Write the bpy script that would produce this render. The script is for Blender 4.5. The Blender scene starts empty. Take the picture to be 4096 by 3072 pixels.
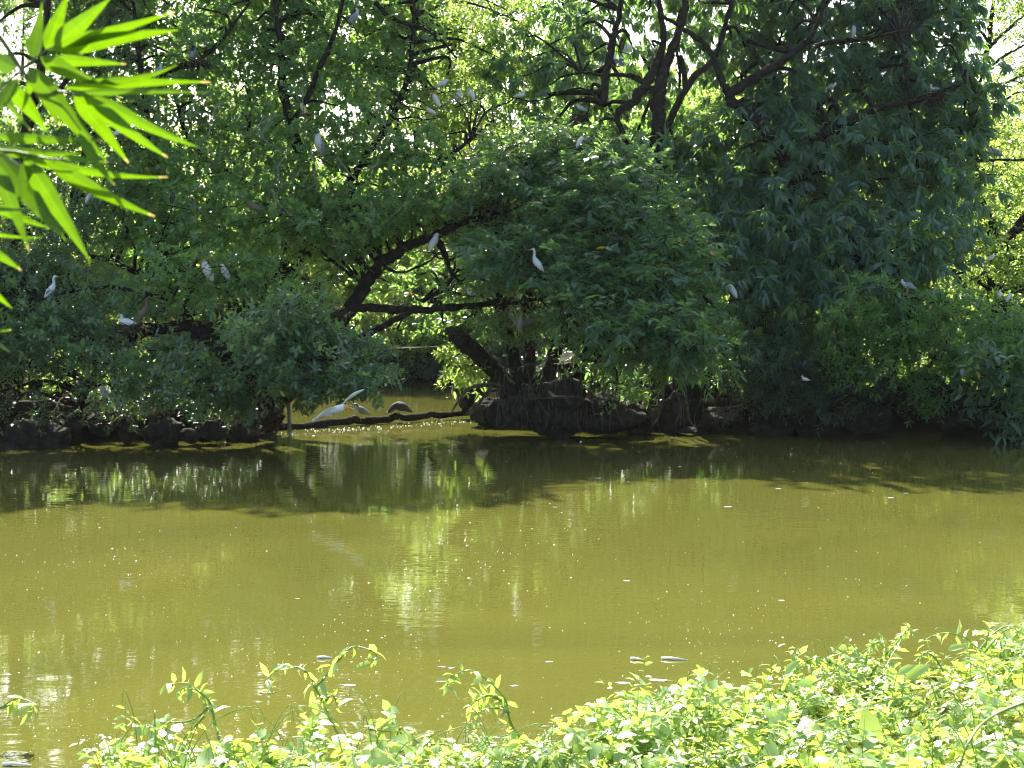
import bpy, math, random
import numpy as np
from mathutils import Vector, Matrix
R = math.radians
rng = np.random.default_rng(7)
random.seed(7)
SC = bpy.context.scene
COL = SC.collection

# ------------------------------------------------------------------ camera, sky, sun, exposure
F, CX, YH, H = 6000.0, 2048.0, 1250.0, 2.39      # focal length in photo pixels, horizon row, eye height
cam = bpy.data.cameras.new("camera")
cam.sensor_width = 36.0
cam.lens = F / 4096.0 * 36.0
cam.shift_y = -(1536.0 - YH) / 4096.0
cam.clip_start, cam.clip_end = 0.1, 3000.0
cam.dof.use_dof = True
cam.dof.focus_distance = 27.0
cam.dof.aperture_fstop = 10.0
camo = bpy.data.objects.new("camera", cam)
camo.location = (0, 0, H)
camo.rotation_euler = (R(90), 0, 0)
COL.objects.link(camo)
SC.camera = camo

SUN_EL, SUN_AZ = 41.0, -12.0                      # azimuth from straight ahead (+Y), negative = left
world = bpy.data.worlds.new("World")
SC.world = world
world.use_nodes = True
wn = world.node_tree.nodes
sky = wn.new("ShaderNodeTexSky")
sky.sky_type = 'NISHITA'
sky.sun_disc = False
sky.sun_elevation = R(SUN_EL)
sky.sun_rotation = R(SUN_AZ)
sky.air_density, sky.dust_density, sky.ozone_density = 1.0, 2.5, 1.0
wn["Background"].inputs["Strength"].default_value = 0.10
world.node_tree.links.new(sky.outputs[0], wn["Background"].inputs[0])
sl = bpy.data.lights.new("sun", 'SUN')
sl.energy = 5.0
sl.angle = R(0.5)
sl.color = (1.0, 0.95, 0.84)
so = bpy.data.objects.new("sun", sl)
sv = Vector((math.sin(R(SUN_AZ)) * math.cos(R(SUN_EL)), math.cos(R(SUN_AZ)) * math.cos(R(SUN_EL)), math.sin(R(SUN_EL))))
so.rotation_euler = (-sv).to_track_quat('-Z', 'Y').to_euler()
so.location = (0, 20, 40)
COL.objects.link(so)
SC.view_settings.view_transform = 'Standard'
SC.view_settings.look = 'None'
SC.view_settings.exposure = 2.1
SC.view_settings.gamma = 1.0
SC.render.engine = 'CYCLES'
cy = SC.cycles
cy.max_bounces, cy.diffuse_bounces, cy.glossy_bounces, cy.transmission_bounces = 7, 4, 3, 5
cy.caustics_reflective = cy.caustics_refractive = False
cy.sample_clamp_indirect = 6.0
cy.use_denoising = True
cy.use_adaptive_sampling = False
cy.pixel_filter_type = 'BLACKMAN_HARRIS'
cy.filter_width = 1.15

# ------------------------------------------------------------------ helpers
def W(px, py, Y):
    return np.array([(px - CX) / F * Y, Y, H + (YH - py) / F * Y])
def Wv(px, py, Y):
    return np.stack([(px - CX) / F * Y, Y, H + (YH - py) / F * Y], -1)
def proj(P):
    return CX + P[:, 0] / P[:, 1] * F, YH + (H - P[:, 2]) / P[:, 1] * F
def nrm(a):
    return a / np.maximum(np.linalg.norm(a, axis=-1, keepdims=True), 1e-9)
def empty(name, loc, label=None, cat=None, group=None, rot=0.0, scale=1.0):
    o = bpy.data.objects.new(name, None)
    o.empty_display_size = 0.1
    o.location = loc
    o.rotation_euler = (0, 0, rot)
    o.scale = (scale,) * 3
    COL.objects.link(o)
    tag(o, label, cat, group)
    return o
def tag(o, label=None, cat=None, group=None, kind=None):
    if label: o['label'] = label
    if cat: o['category'] = cat
    if group: o['group'] = group
    if kind: o['kind'] = kind
    return o
def mesh_np(name, V, loops, starts, mat, attr=None, smooth=False, col=None):
    me = bpy.data.meshes.new(name)
    me.vertices.add(len(V)); me.vertices.foreach_set('co', np.asarray(V, np.float32).ravel())
    me.loops.add(len(loops)); me.loops.foreach_set('vertex_index', np.asarray(loops, np.int32))
    me.polygons.add(len(starts)); me.polygons.foreach_set('loop_start', np.asarray(starts, np.int32))
    if attr is not None:
        a = me.attributes.new('v', 'FLOAT', 'POINT'); a.data.foreach_set('value', np.asarray(attr, np.float32))
    if col is not None:
        a = me.attributes.new('col', 'FLOAT_COLOR', 'POINT'); a.data.foreach_set('color', np.asarray(col, np.float32).ravel())
    if smooth:
        me.polygons.foreach_set('use_smooth', np.ones(len(starts), bool))
    me.update(calc_edges=True)
    if mat: me.materials.append(mat)
    return me
def place(me, name, parent=None, origin=None):
    """mesh with world coordinates -> object whose origin sits at origin (or at the parent)"""
    o = bpy.data.objects.new(name, me)
    if parent is not None:
        me.transform(Matrix.Translation(-parent.location))
        COL.objects.link(o); o.parent = parent
    else:
        if origin is not None:
            me.transform(Matrix.Translation(-Vector(origin))); o.location = origin
        COL.objects.link(o)
    return o

class MB:                                          # collects polygons
    def __init__(s): s.v, s.l, s.s, s.c, s.n, s.nl = [], [], [], [], 0, 0
    def add(s, V, faces, col=None):
        V = np.asarray(V, float); s.v.append(V)
        for f in faces:
            s.s.append(s.nl); s.l.extend([i + s.n for i in f]); s.nl += len(f)
        if col is not None: s.c.append(np.broadcast_to(np.asarray(col, float), (len(V), 4)))
        s.n += len(V)
    def tube(s, pts, rad, k=6, rough=0.0, cap=True):
        pts = np.asarray(pts, float); n = len(pts)
        rad = np.broadcast_to(np.asarray(rad, float), (n,))
        T = nrm(np.gradient(pts, axis=0))
        ref = np.array([0.13, 0.31, 0.94]) if abs(T[0, 2]) < 0.8 else np.array([0.2, -0.95, 0.1])
        A = nrm(np.cross(T, ref)); B = np.cross(T, A)
        th = np.linspace(0, 2 * np.pi, k, endpoint=False)
        rr = rad[:, None] * (1 + rough * rng.uniform(-1, 1, (n, k)))
        V = pts[:, None] + (A[:, None] * np.cos(th)[None, :, None] + B[:, None] * np.sin(th)[None, :, None]) * rr[:, :, None]
        V = V.reshape(-1, 3)
        f = []
        for i in range(n - 1):
            for j in range(k):
                j2 = (j + 1) % k
                f.append((i * k + j, i * k + j2, (i + 1) * k + j2, (i + 1) * k + j))
        if cap:
            f.append(tuple(range(k - 1, -1, -1))); f.append(tuple((n - 1) * k + j for j in range(k)))
        s.add(V, f)
    def box(s, a, b):
        (x0, y0, z0), (x1, y1, z1) = a, b
        V = [(x0,y0,z0),(x1,y0,z0),(x1,y1,z0),(x0,y1,z0),(x0,y0,z1),(x1,y0,z1),(x1,y1,z1),(x0,y1,z1)]
        s.add(V, [(0,3,2,1),(4,5,6,7),(0,1,5,4),(1,2,6,5),(2,3,7,6),(3,0,4,7)])
    def mesh(s, name, mat, smooth=False):
        return mesh_np(name, np.concatenate(s.v), s.l, s.s, mat, smooth=smooth, col=np.concatenate(s.c) if s.c else None)
def cr(P, m=6):
    """Catmull-Rom through P (n,d)"""
    P = np.asarray(P, float); Q = np.vstack([2 * P[0] - P[1], P, 2 * P[-1] - P[-2]])
    out = []
    for i in range(1, len(Q) - 2):
        t = np.linspace(0, 1, m, endpoint=False)[:, None]
        a, b, c, d = Q[i - 1], Q[i], Q[i + 1], Q[i + 2]
        out.append(0.5 * (2 * b + (c - a) * t + (2 * a - 5 * b + 4 * c - d) * t**2 + (3 * b - a - 3 * c + d) * t**3))
    out.append(P[-1:])
    return np.vstack(out)
def inpoly(poly, x, y):
    poly = np.asarray(poly, float); n = len(poly); r = np.zeros(len(x), bool); j = n - 1
    for i in range(n):
        xi, yi = poly[i]; xj, yj = poly[j]
        c = ((yi > y) != (yj > y)) & (x < (xj - xi) * (y - yi) / (yj - yi + 1e-12) + xi)
        r ^= c; j = i
    return r
def polysample(poly, n, g=rng):
    poly = np.asarray(poly, float); lo, hi = poly.min(0), poly.max(0); out = np.zeros((0, 2))
    while len(out) < n:
        q = g.uniform(lo, hi, (4 * n + 50, 2)); out = np.vstack([out, q[inpoly(poly, q[:, 0], q[:, 1])]])
    return out[:n]
def spread(poly, n, g=rng):
    """n points spread through the polygon (best-candidate)"""
    c = polysample(poly, n * 6, g); out = [c[0]]
    d = np.hypot(*(c - c[0]).T)
    for _ in range(n - 1):
        i = int(np.argmax(d * g.uniform(0.55, 1, len(d)))); out.append(c[i]); d = np.minimum(d, np.hypot(*(c - c[i]).T))
    return np.array(out)

# ------------------------------------------------------------------ materials
def new_mat(name):
    m = bpy.data.materials.new(name); m.use_nodes = True
    return m, m.node_tree.nodes, m.node_tree.links, m.node_tree.nodes["Principled BSDF"]
def ramp(N, pts):
    r = N.new("ShaderNodeValToRGB"); e = r.color_ramp.elements
    while len(e) < len(pts): e.new(0.5)
    for k, (p, c) in zip(e, pts): k.position = p; k.color = (*c, 1)
    return r
def leaf_mat(name, dark, light, trans, tf=0.45, rough=0.38, spec=0.65, rare=None):
    m, N, L, b = new_mat(name)
    a = N.new("ShaderNodeAttribute"); a.attribute_name = 'v'
    pts = [(0.0, dark), (0.93, light)]
    if rare: pts += [(0.992, light), (0.996, rare)]
    r = ramp(N, pts); L.new(a.outputs['Fac'], r.inputs[0])
    L.new(r.outputs[0], b.inputs['Base Color'])
    b.inputs['Roughness'].default_value = rough
    b.inputs['Specular IOR Level'].default_value = spec
    t = N.new("ShaderNodeBsdfTranslucent")
    tp = [(0.0, tuple(0.75 * c for c in trans)), (0.93, tuple(1.15 * c for c in trans))]
    if rare: tp += [(0.992, trans), (0.996, tuple(1.5 * c for c in rare))]
    r2 = ramp(N, tp); L.new(a.outputs['Fac'], r2.inputs[0]); L.new(r2.outputs[0], t.inputs[0])
    mx = N.new("ShaderNodeMixShader"); mx.inputs[0].default_value = tf
    L.new(b.outputs[0], mx.inputs[1]); L.new(t.outputs[0], mx.inputs[2])
    L.new(mx.outputs[0], N["Material Output"].inputs[0])
    return m
def noise_mat(name, c1, c2, scale=8, rough=0.85, bump=0.4, c3=None, detail=6, dist=0.03, spec=0.12):
    m, N, L, b = new_mat(name)
    tc = N.new("ShaderNodeTexCoord"); n = N.new("ShaderNodeTexNoise")
    n.inputs['Scale'].default_value = scale; n.inputs['Detail'].default_value = detail
    L.new(tc.outputs['Object'], n.inputs['Vector'])
    pts = [(0.3, c1), (0.65, c2)] + ([(0.75, c3)] if c3 else [])
    r = ramp(N, pts); L.new(n.outputs[0], r.inputs[0]); L.new(r.outputs[0], b.inputs['Base Color'])
    b.inputs['Roughness'].default_value = rough; b.inputs['Specular IOR Level'].default_value = spec
    bp = N.new("ShaderNodeBump"); bp.inputs['Strength'].default_value = bump; bp.inputs['Distance'].default_value = dist
    L.new(n.outputs[0], bp.inputs['Height']); L.new(bp.outputs[0], b.inputs['Normal'])
    return m
def flat_mat(name, c, rough=0.6, spec=0.4):
    m, N, L, b = new_mat(name)
    n = N.new("ShaderNodeTexNoise"); n.inputs['Scale'].default_value = 30
    tc = N.new("ShaderNodeTexCoord"); L.new(tc.outputs['Object'], n.inputs['Vector'])
    r = ramp(N, [(0.3, tuple(0.85 * x for x in c)), (0.7, tuple(min(1, 1.1 * x) for x in c))])
    L.new(n.outputs[0], r.inputs[0]); L.new(r.outputs[0], b.inputs['Base Color'])
    b.inputs['Roughness'].default_value = rough; b.inputs['Specular IOR Level'].default_value = spec
    return m
M = {}
YEL = (0.35, 0.24, 0.02)
M['small'] = leaf_mat('small_leaf', (0.028, 0.09, 0.03), (0.065, 0.16, 0.036), (0.34, 0.60, 0.09), 0.42, 0.33, rare=YEL)
M['round'] = leaf_mat('round_leaf', (0.026, 0.068, 0.042), (0.055, 0.115, 0.055), (0.28, 0.50, 0.10), 0.38, 0.28, rare=YEL)
M['long'] = leaf_mat('long_leaf', (0.028, 0.085, 0.05), (0.06, 0.14, 0.06), (0.32, 0.56, 0.10), 0.40, 0.33, rare=YEL)
M['mango'] = leaf_mat('drooping_leaf', (0.026, 0.074, 0.055), (0.052, 0.12, 0.068), (0.32, 0.56, 0.10), 0.38, 0.30, rare=(0.28, 0.34, 0.03))
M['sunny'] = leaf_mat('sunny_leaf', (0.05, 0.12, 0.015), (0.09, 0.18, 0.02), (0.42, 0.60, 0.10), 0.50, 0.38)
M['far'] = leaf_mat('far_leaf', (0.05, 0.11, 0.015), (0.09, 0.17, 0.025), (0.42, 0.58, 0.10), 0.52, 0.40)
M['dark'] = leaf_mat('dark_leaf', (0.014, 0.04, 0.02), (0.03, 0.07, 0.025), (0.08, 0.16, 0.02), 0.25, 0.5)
M['creeper'] = leaf_mat('creeper_leaf', (0.16, 0.30, 0.06), (0.40, 0.52, 0.18), (0.52, 0.66, 0.10), 0.40, 0.36, 1.0, rare=(0.28, 0.20, 0.07))
M['bamboo'] = leaf_mat('bamboo_leaf', (0.045, 0.12, 0.008), (0.07, 0.16, 0.01), (0.105, 0.215, 0.002), 0.55, 0.45, 0.4, rare=(0.30, 0.24, 0.07))
M['bark'] = noise_mat('dark_bark', (0.008, 0.007, 0.005), (0.034, 0.029, 0.022), 11, 0.95, 1.0, (0.075, 0.07, 0.055), dist=0.06, spec=0.05)
M['root'] = noise_mat('pale_root', (0.03, 0.026, 0.02), (0.09, 0.078, 0.058), 14, 0.9, 0.5)
M['rock'] = noise_mat('dark_rock', (0.014, 0.013, 0.0105), (0.042, 0.038, 0.03), 6, 0.9, 1.0, (0.09, 0.085, 0.068), spec=0.03)
M['soil'] = noise_mat('soil', (0.008, 0.007, 0.004), (0.016, 0.017, 0.007), 3, 0.95, 0.5, (0.024, 0.027, 0.008), spec=0.0)
M['stick'] = noise_mat('dry_stick', (0.035, 0.026, 0.018), (0.10, 0.08, 0.055), 25, 0.9, 0.3)
M['paletwig'] = noise_mat('pale_dead_twig', (0.12, 0.10, 0.08), (0.26, 0.23, 0.19), 20, 0.9, 0.3)
M['stem'] = leaf_mat('green_stem', (0.20, 0.32, 0.05), (0.26, 0.38, 0.06), (0.5, 0.6, 0.1), 0.3, 0.4)
M['cane'] = flat_mat('bamboo_cane', (0.10, 0.13, 0.02), 0.5)
M['bill'] = flat_mat('dark_bill', (0.03, 0.03, 0.03), 0.4)
M['ybill'] = flat_mat('yellow_bill', (0.62, 0.33, 0.05), 0.45)
M['yleg'] = flat_mat('yellow_leg', (0.42, 0.33, 0.10), 0.6)
M['oleg'] = flat_mat('orange_leg', (0.60, 0.25, 0.10), 0.6)
M['dleg'] = flat_mat('dark_leg', (0.05, 0.05, 0.04), 0.6)
M['eye'] = flat_mat('bird_eye', (0.25, 0.03, 0.01), 0.2)
M['pipe'] = flat_mat('dull_pipe', (0.10, 0.11, 0.09), 0.5)
M['rope'] = flat_mat('pale_rope', (0.7, 0.68, 0.6), 0.8)
M['petal'] = flat_mat('white_petal', (0.85, 0.83, 0.75), 0.5)
M['driftleaf'] = flat_mat('dry_floating_leaf', (0.30, 0.15, 0.05), 0.6)
M['foam'] = flat_mat('foam', (0.82, 0.82, 0.78), 0.35)
M['wall'] = noise_mat('pale_wall', (0.55, 0.55, 0.54), (0.66, 0.65, 0.63), 0.4, 0.8, 0.1)
M['glass'] = flat_mat('window_glass', (0.06, 0.08, 0.10), 0.1)
M['blossom'] = flat_mat('red_leaf', (0.45, 0.09, 0.05), 0.5)
def feather():
    m, N, L, b = new_mat('feather')
    a = N.new("ShaderNodeAttribute"); a.attribute_name = 'col'
    n = N.new("ShaderNodeTexNoise"); n.inputs['Scale'].default_value = 40; n.inputs['Detail'].default_value = 4
    mp = N.new("ShaderNodeMapping"); mp.inputs['Scale'].default_value = (1, 1, 0.25)
    tc = N.new("ShaderNodeTexCoord"); L.new(tc.outputs['Object'], mp.inputs[0]); L.new(mp.outputs[0], n.inputs['Vector'])
    h = N.new("ShaderNodeMixRGB"); h.blend_type = 'MULTIPLY'; h.inputs[0].default_value = 0.5
    r = ramp(N, [(0.3, (0.72, 0.72, 0.72)), (0.6, (1, 1, 1))]); L.new(n.outputs[0], r.inputs[0])
    L.new(a.outputs['Color'], h.inputs[1]); L.new(r.outputs[0], h.inputs[2]); L.new(h.outputs[0], b.inputs['Base Color'])
    b.inputs['Roughness'].default_value = 0.8; b.inputs['Specular IOR Level'].default_value = 0.2
    bp = N.new("ShaderNodeBump"); bp.inputs['Strength'].default_value = 0.35; bp.inputs['Distance'].default_value = 0.02
    L.new(n.outputs[0], bp.inputs['Height']); L.new(bp.outputs[0], b.inputs['Normal'])
    t = N.new("ShaderNodeBsdfTranslucent"); L.new(h.outputs[0], t.inputs[0])
    mx = N.new("ShaderNodeMixShader"); mx.inputs[0].default_value = 0.2
    L.new(b.outputs[0], mx.inputs[1]); L.new(t.outputs[0], mx.inputs[2]); L.new(mx.outputs[0], N["Material Output"].inputs[0])
    return m
M['feather'] = feather()
def water_mat():
    m, N, L, b = new_mat('pond_water')
    tc = N.new("ShaderNodeTexCoord")
    n0 = N.new("ShaderNodeTexNoise"); n0.inputs['Scale'].default_value = 0.35; n0.inputs['Detail'].default_value = 4
    L.new(tc.outputs['Object'], n0.inputs['Vector'])
    r = ramp(N, [(0.25, (0.064, 0.068, 0.0145)), (0.5, (0.083, 0.085, 0.0165)), (0.75, (0.100, 0.098, 0.019))]); L.new(n0.outputs[0], r.inputs[0])
    L.new(r.outputs[0], b.inputs['Base Color'])
    b.inputs['Roughness'].default_value = 0.03
    b.inputs['IOR'].default_value = 1.33
    n0.inputs['Scale'].default_value = 0.22; n0.inputs['Detail'].default_value = 7; n0.inputs['Roughness'].default_value = 0.6; n0.inputs['Distortion'].default_value = 0.8
    def layer(scale, sx, dist, prev, detail=2):
        mp = N.new("ShaderNodeMapping"); mp.inputs['Scale'].default_value = (sx, 1, 1)
        L.new(tc.outputs['Object'], mp.inputs[0])
        n = N.new("ShaderNodeTexNoise"); n.inputs['Scale'].default_value = scale; n.inputs['Detail'].default_value = detail
        L.new(mp.outputs[0], n.inputs['Vector'])
        bp = N.new("ShaderNodeBump"); bp.inputs['Strength'].default_value = 1.0; bp.inputs['Distance'].default_value = dist
        L.new(n.outputs[0], bp.inputs['Height'])
        if prev: L.new(prev.outputs[0], bp.inputs['Normal'])
        return bp
    p = layer(1.2, 0.6, 0.0032, None)
    p = layer(7.0, 0.5, 0.0020, p)
    wp = N.new("ShaderNodeTexNoise"); wp.inputs['Scale'].default_value = 0.16; wp.inputs['Detail'].default_value = 3
    L.new(tc.outputs['Object'], wp.inputs['Vector'])
    mr = N.new("ShaderNodeMapRange"); mr.inputs[1].default_value = .38; mr.inputs[2].default_value = .68; mr.inputs[3].default_value = .25; mr.inputs[4].default_value = 1.5
    L.new(wp.outputs[0], mr.inputs[0]); L.new(mr.outputs[0], p.inputs['Strength'])
    L.new(p.outputs[0], b.inputs['Normal'])
    return m
M['water'] = water_mat()

# ------------------------------------------------------------------ the setting: ground, water
def sstep(a, b, x):
    t = np.clip((x - a) / (b - a), 0, 1); return t * t * (3 - 2 * t)
def vnoise(x, y, s):
    return (np.sin(x * s * 1.3 + 1.7 * np.sin(y * s * .7)) + np.sin(y * s * 1.1 + 2.1 * np.sin(x * s * .9 + 1))) * .5
def ground_z(x, y):
    fl = 26.9 + 0.25 * vnoise(x, y * 0, 1.3) + 0.25 * np.clip(x + 8, 0, 9)         # front of the left bank
    left = sstep(0, 1.3, y - fl) * sstep(0, 1.0, (-4.75 - 0.14 * (y - 28)) - x + .25 * vnoise(x * 0, y, .9))
    fr = 29.7 - 0.12 * np.clip(x, 0, 12) + 0.25 * vnoise(x, y * 0, 1.1)
    right = sstep(0, 1.2, y - fr) * sstep(0, 1.0, x - (-0.9 - 0.03 * (y - 30)))
    back = sstep(0, 2.5, y - 49.3 - 0.6 * vnoise(x, y * 0, .25))
    far = sstep(0, 6, y - 52)
    land = np.maximum(np.maximum(left, right), back)
    z = -0.7 + land * 1.25 + 0.12 * vnoise(x, y, 1.7) * land + 0.9 * far
    near = 0.95 - 0.165 * np.clip(y - 1.5, 0, 99) + 0.05 * vnoise(x, y, 2.3) + 0.03 * np.clip(x, -4, 4)
    z = np.maximum(z, np.maximum(near, -0.7))
    return z + 0.03 * np.clip(y - 60, 0, 300)
def axis(segs):
    return np.unique(np.concatenate([np.linspace(a, b, n) for a, b, n in segs]))
gx = axis([(-300, -60, 10), (-60, -14, 30), (-14, 14, 150), (14, 60, 30), (60, 300, 10)])
gy = axis([(-60, -2, 12), (-2, 12, 60), (12, 26, 15), (26, 34, 60), (34, 49, 35), (49, 56, 30), (56, 120, 25), (120, 400, 10)])
GX, GY = np.meshgrid(gx, gy)
GZ = ground_z(GX, GY)
nx, ny = len(gx), len(gy)
idx = np.arange(nx * ny).reshape(ny, nx)
fq = np.stack([idx[:-1, :-1], idx[:-1, 1:], idx[1:, 1:], idx[1:, :-1]], -1).reshape(-1, 4)
me = mesh_np('ground', np.stack([GX, GY, GZ], -1).reshape(-1, 3), fq.ravel(), np.arange(len(fq)) * 4, M['soil'], smooth=True)
tag(place(me, 'ground'), kind='structure')
wb = MB(); wb.add([(-70, 3, 0), (70, 3, 0), (70, 56, 0), (-70, 56, 0)], [(0, 1, 2, 3)])
tag(place(wb.mesh('water', M['water']), 'water'), kind='structure')

# ------------------------------------------------------------------ leaves
TOV = np.array([(0, 0, 0), (.28, .40, .05), (.28, 0, 0), (.28, -.40, .05), (.68, .36, .02), (.68, 0, -.04), (.68, -.36, .02), (1, 0, -.13)])
FOV = [(0, 2, 1), (0, 3, 2), (1, 2, 5, 4), (2, 3, 6, 5), (4, 5, 7), (5, 6, 7)]
TRH = np.array([(0, 0, 0), (.45, .5, .06), (.45, -.5, .06), (1, 0, -.05)])
FRH = [(0, 2, 3), (0, 3, 1)]
THT = np.array([(0, 0, 0), (.10, .36, .03), (.2, 0, 0), (.10, -.36, .03), (.48, .40, .02), (.52, 0, -.03), (.48, -.40, .02), (1, 0, -.12)])   # heart / arrow leaf
def leaf_mesh(name, mat, P, D, N, L, Wd, tmpl='ov', var=None, droop=0.0):
    T, Fc = {'ov': (TOV, FOV), 'rh': (TRH, FRH), 'ht': (THT, FOV)}[tmpl]
    n, k = len(P), len(T)
    D = nrm(D); S = nrm(np.cross(N, D)); N = np.cross(D, S)
    V = (P[:, None] + D[:, None] * (T[:, 0] * L[:, None])[..., None] + S[:, None] * (T[:, 1] * Wd[:, None])[..., None]
         + N[:, None] * ((T[:, 2] - droop * T[:, 0] ** 2) * L[:, None])[..., None])
    fl = np.array([i for f in Fc for i in f]); ln = np.array([len(f) for f in Fc])
    loops = (fl[None] + (np.arange(n) * k)[:, None]).ravel()
    st = np.concatenate([[0], np.cumsum(ln)[:-1]])
    starts = (st[None] + (np.arange(n) * len(fl))[:, None]).ravel()
    var = rng.uniform(0, 1, n) if var is None else var
    return mesh_np(name, V.reshape(-1, 3), loops, starts, mat, attr=np.repeat(var, k))
UP = np.array([0, 0, 1.0])
def shoot_leaves(O, D, SL, nl, L, Wd, style, g=rng):
    """leaves along shoots; returns P, D, N, L, W"""
    n = len(O); t = np.tile((np.arange(nl) + .5) / nl, (n, 1)) + g.uniform(-.4, .4, (n, nl)) / nl
    if style == 'tip': t = 0.55 + 0.45 * t
    ax = D[:, None] * np.ones((n, nl, 1))
    side = nrm(np.cross(D, UP + 0.2 * g.normal(size=(n, 3)))); oth = np.cross(D, side)
    if style in ('tip', 'round'):
        ph = np.arange(nl)[None] * 2.4 + g.uniform(0, 6.28, (n, 1)); rad = side[:, None] * np.cos(ph)[..., None] + oth[:, None] * np.sin(ph)[..., None]
    else:
        sg = np.where(np.arange(nl) % 2 == 0, 1., -1.); rad = side[:, None] * sg[None, :, None] + 0.25 * g.normal(size=(n, nl, 3))
    P = O[:, None] + D[:, None] * (t * SL[:, None])[..., None] - UP * (0.35 * t ** 2 * SL[:, None])[..., None] * (0.6 if style == 'alt' else 0.3)
    if style == 'tip':
        LD = nrm(0.55 * ax + 0.75 * rad - UP * g.uniform(.35, 1.3, (n, nl, 1)))
    elif style == 'round':
        LD = nrm(0.5 * ax + 0.9 * rad + 0.15 * g.normal(size=(n, nl, 3)))
    else:
        LD = nrm(0.7 * ax + 0.8 * rad - UP * g.uniform(0, .7, (n, nl, 1)))
    LN = UP + 0.42 * g.normal(size=(n, 1, 3)) + 0.28 * g.normal(size=(n, nl, 3))
    s = g.uniform(.65, 1.15, (n, nl))
    return P.reshape(-1, 3), LD.reshape(-1, 3), LN.reshape(-1, 3), (L * s).ravel(), (Wd * s).ravel()
DISC = []            # (px, py, r, Y, keep): leaves nearer than Y inside the disc are thinned (perches, open limbs)
HOLE = []            # (px, py, rx, ry, keep)
def cull(P, g=rng):
    px, py = proj(P); keep = np.ones(len(P), bool); u = g.uniform(0, 1, len(P))
    for (x, y, r, Y, k) in DISC:
        keep &= ~(((px - x) ** 2 + (py - y) ** 2 < r * r) & (P[:, 1] < Y) & (u > k))
    return keep
def holes(P, g=rng):
    px, py = proj(P); keep = np.ones(len(P), bool); u = g.uniform(0, 1, len(P))
    for (x, y, rx, ry, k) in HOLE:
        keep &= ~((((px - x) / rx) ** 2 + ((py - y) / ry) ** 2 < 1) & (u > k))
    return keep
def pads(poly, Yr, ncl, r, nsh, flat=0.6, g=rng, bias=0.0, slope=None):
    """clump centres and shoot origins/directions inside an outline spread over a depth range"""
    c2 = spread(poly, ncl, g); Y = g.uniform(*Yr, ncl)
    if slope: Y = np.interp(c2[:, 1], [slope[0], slope[2]], [slope[1], slope[3]]) + g.uniform(-.5, slope[4] if len(slope) > 4 else 1.1, ncl)
    C = Wv(c2[:, 0], c2[:, 1], Y)
    rr = r * g.uniform(.7, 1.3, ncl)
    b = nrm(g.normal(size=(ncl, nsh, 3))) * g.uniform(.25, 1, (ncl, nsh, 1)) ** .5
    b[..., 2] = b[..., 2] * flat
    O = C[:, None] + b * rr[:, None, None]
    D = nrm(b + 0.45 * g.normal(size=b.shape) + np.array([0, -.12, .12 + bias]))
    return C, O.reshape(-1, 3), D.reshape(-1, 3)
LIMBS = {}
def limb_mesh(mb, limbs, Y):
    pts = []
    for L_ in limbs:
        P = np.array([[*W(p[0], p[1], Y + (p[3] if len(p) > 3 else 0)), p[2]] for p in L_])
        Q = cr(P, 7); Q[:, :3] += rng.normal(0, .012, (len(Q), 3)) * (Q[:, 3:4] / .1 + .2)
        mb.tube(Q[:, :3], np.maximum(Q[:, 3], .008) * (1 + .09 * np.sin(np.arange(len(Q)) * 1.7 + rng.uniform(0, 6))), 11, 0.13); pts.append(Q)
    return np.vstack(pts)
def connect(mb, LP, C, r0=0.035, g=rng):
    for c in C:
        d = np.linalg.norm(LP[:, :3] - c, axis=1) + 0.8 * np.clip(LP[:, 2] - c[2], 0, 9)
        i = int(np.argmin(d)); a = LP[i, :3]; ln = np.linalg.norm(c - a)
        if ln < .15: continue
        m1 = a + (c - a) * .4 + np.array([0, 0, .10 * ln]) + g.normal(0, .07 * ln, 3)
        m2 = a + (c - a) * .75 + g.normal(0, .06 * ln, 3)
        q = cr([a, m1, m2, c], 4); rr = min(r0 * (0.5 + .35 * ln), LP[i, 3] * .8 + .008)
        mb.tube(q, np.linspace(rr, .007, len(q)), 5, .1, cap=False)
def twigs(mb, O, D, SL, g=rng, frac=1.0, r=.005):
    k = g.uniform(0, 1, len(O)) < frac
    for o, d, s in zip(O[k], D[k], SL[k]):
        a = o - d * s * .5
        mb.tube([a, o + d * s * .4, o + d * s - UP * .08 * s], [r * 1.3, r, r * .5], 3, 0, cap=False)
def tree(name, label, cat, base, limbs, Y, crowns, group=None, bark='bark', extra=None, tw=.5):
    """limbs: px polylines (x, y, radius, depth offset); crowns: dicts"""
    root = empty(name, W(*base, Y), label, cat, group)
    mb = MB(); LP = limb_mesh(mb, limbs, Y)
    Ps = []
    for k, c in enumerate(crowns):
        C, O, D = pads(c['poly'], c['Y'], int(c['n'] * 1.3), c['r'], int(c['sh'] * c.get('k', 1.3)), c.get('flat', .6), slope=c.get('slope'))
        connect(mb, LP, C, c.get('cr', .035))
        kp = holes(O); O, D = O[kp], D[kp]
        SL = c['sl'] * rng.uniform(.6, 1.2, len(O))
        P, LD, LN, L, Wd = shoot_leaves(O, D, SL, c['nl'], c['L'], c['W'], c['style'])
        kp = cull(P)
        twigs(mb, O, D, SL, frac=tw)
        nm = 'crown'
        place(leaf_mesh(nm, M[c['mat']], P[kp], LD[kp], LN[kp], L[kp], Wd[kp], c.get('t', 'ov'), droop=c.get('droop', .0)), nm, root)
    if extra: extra(mb)
    place(mb.mesh('trunk', M[bark], True), 'trunk', root)
    return root

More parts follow.
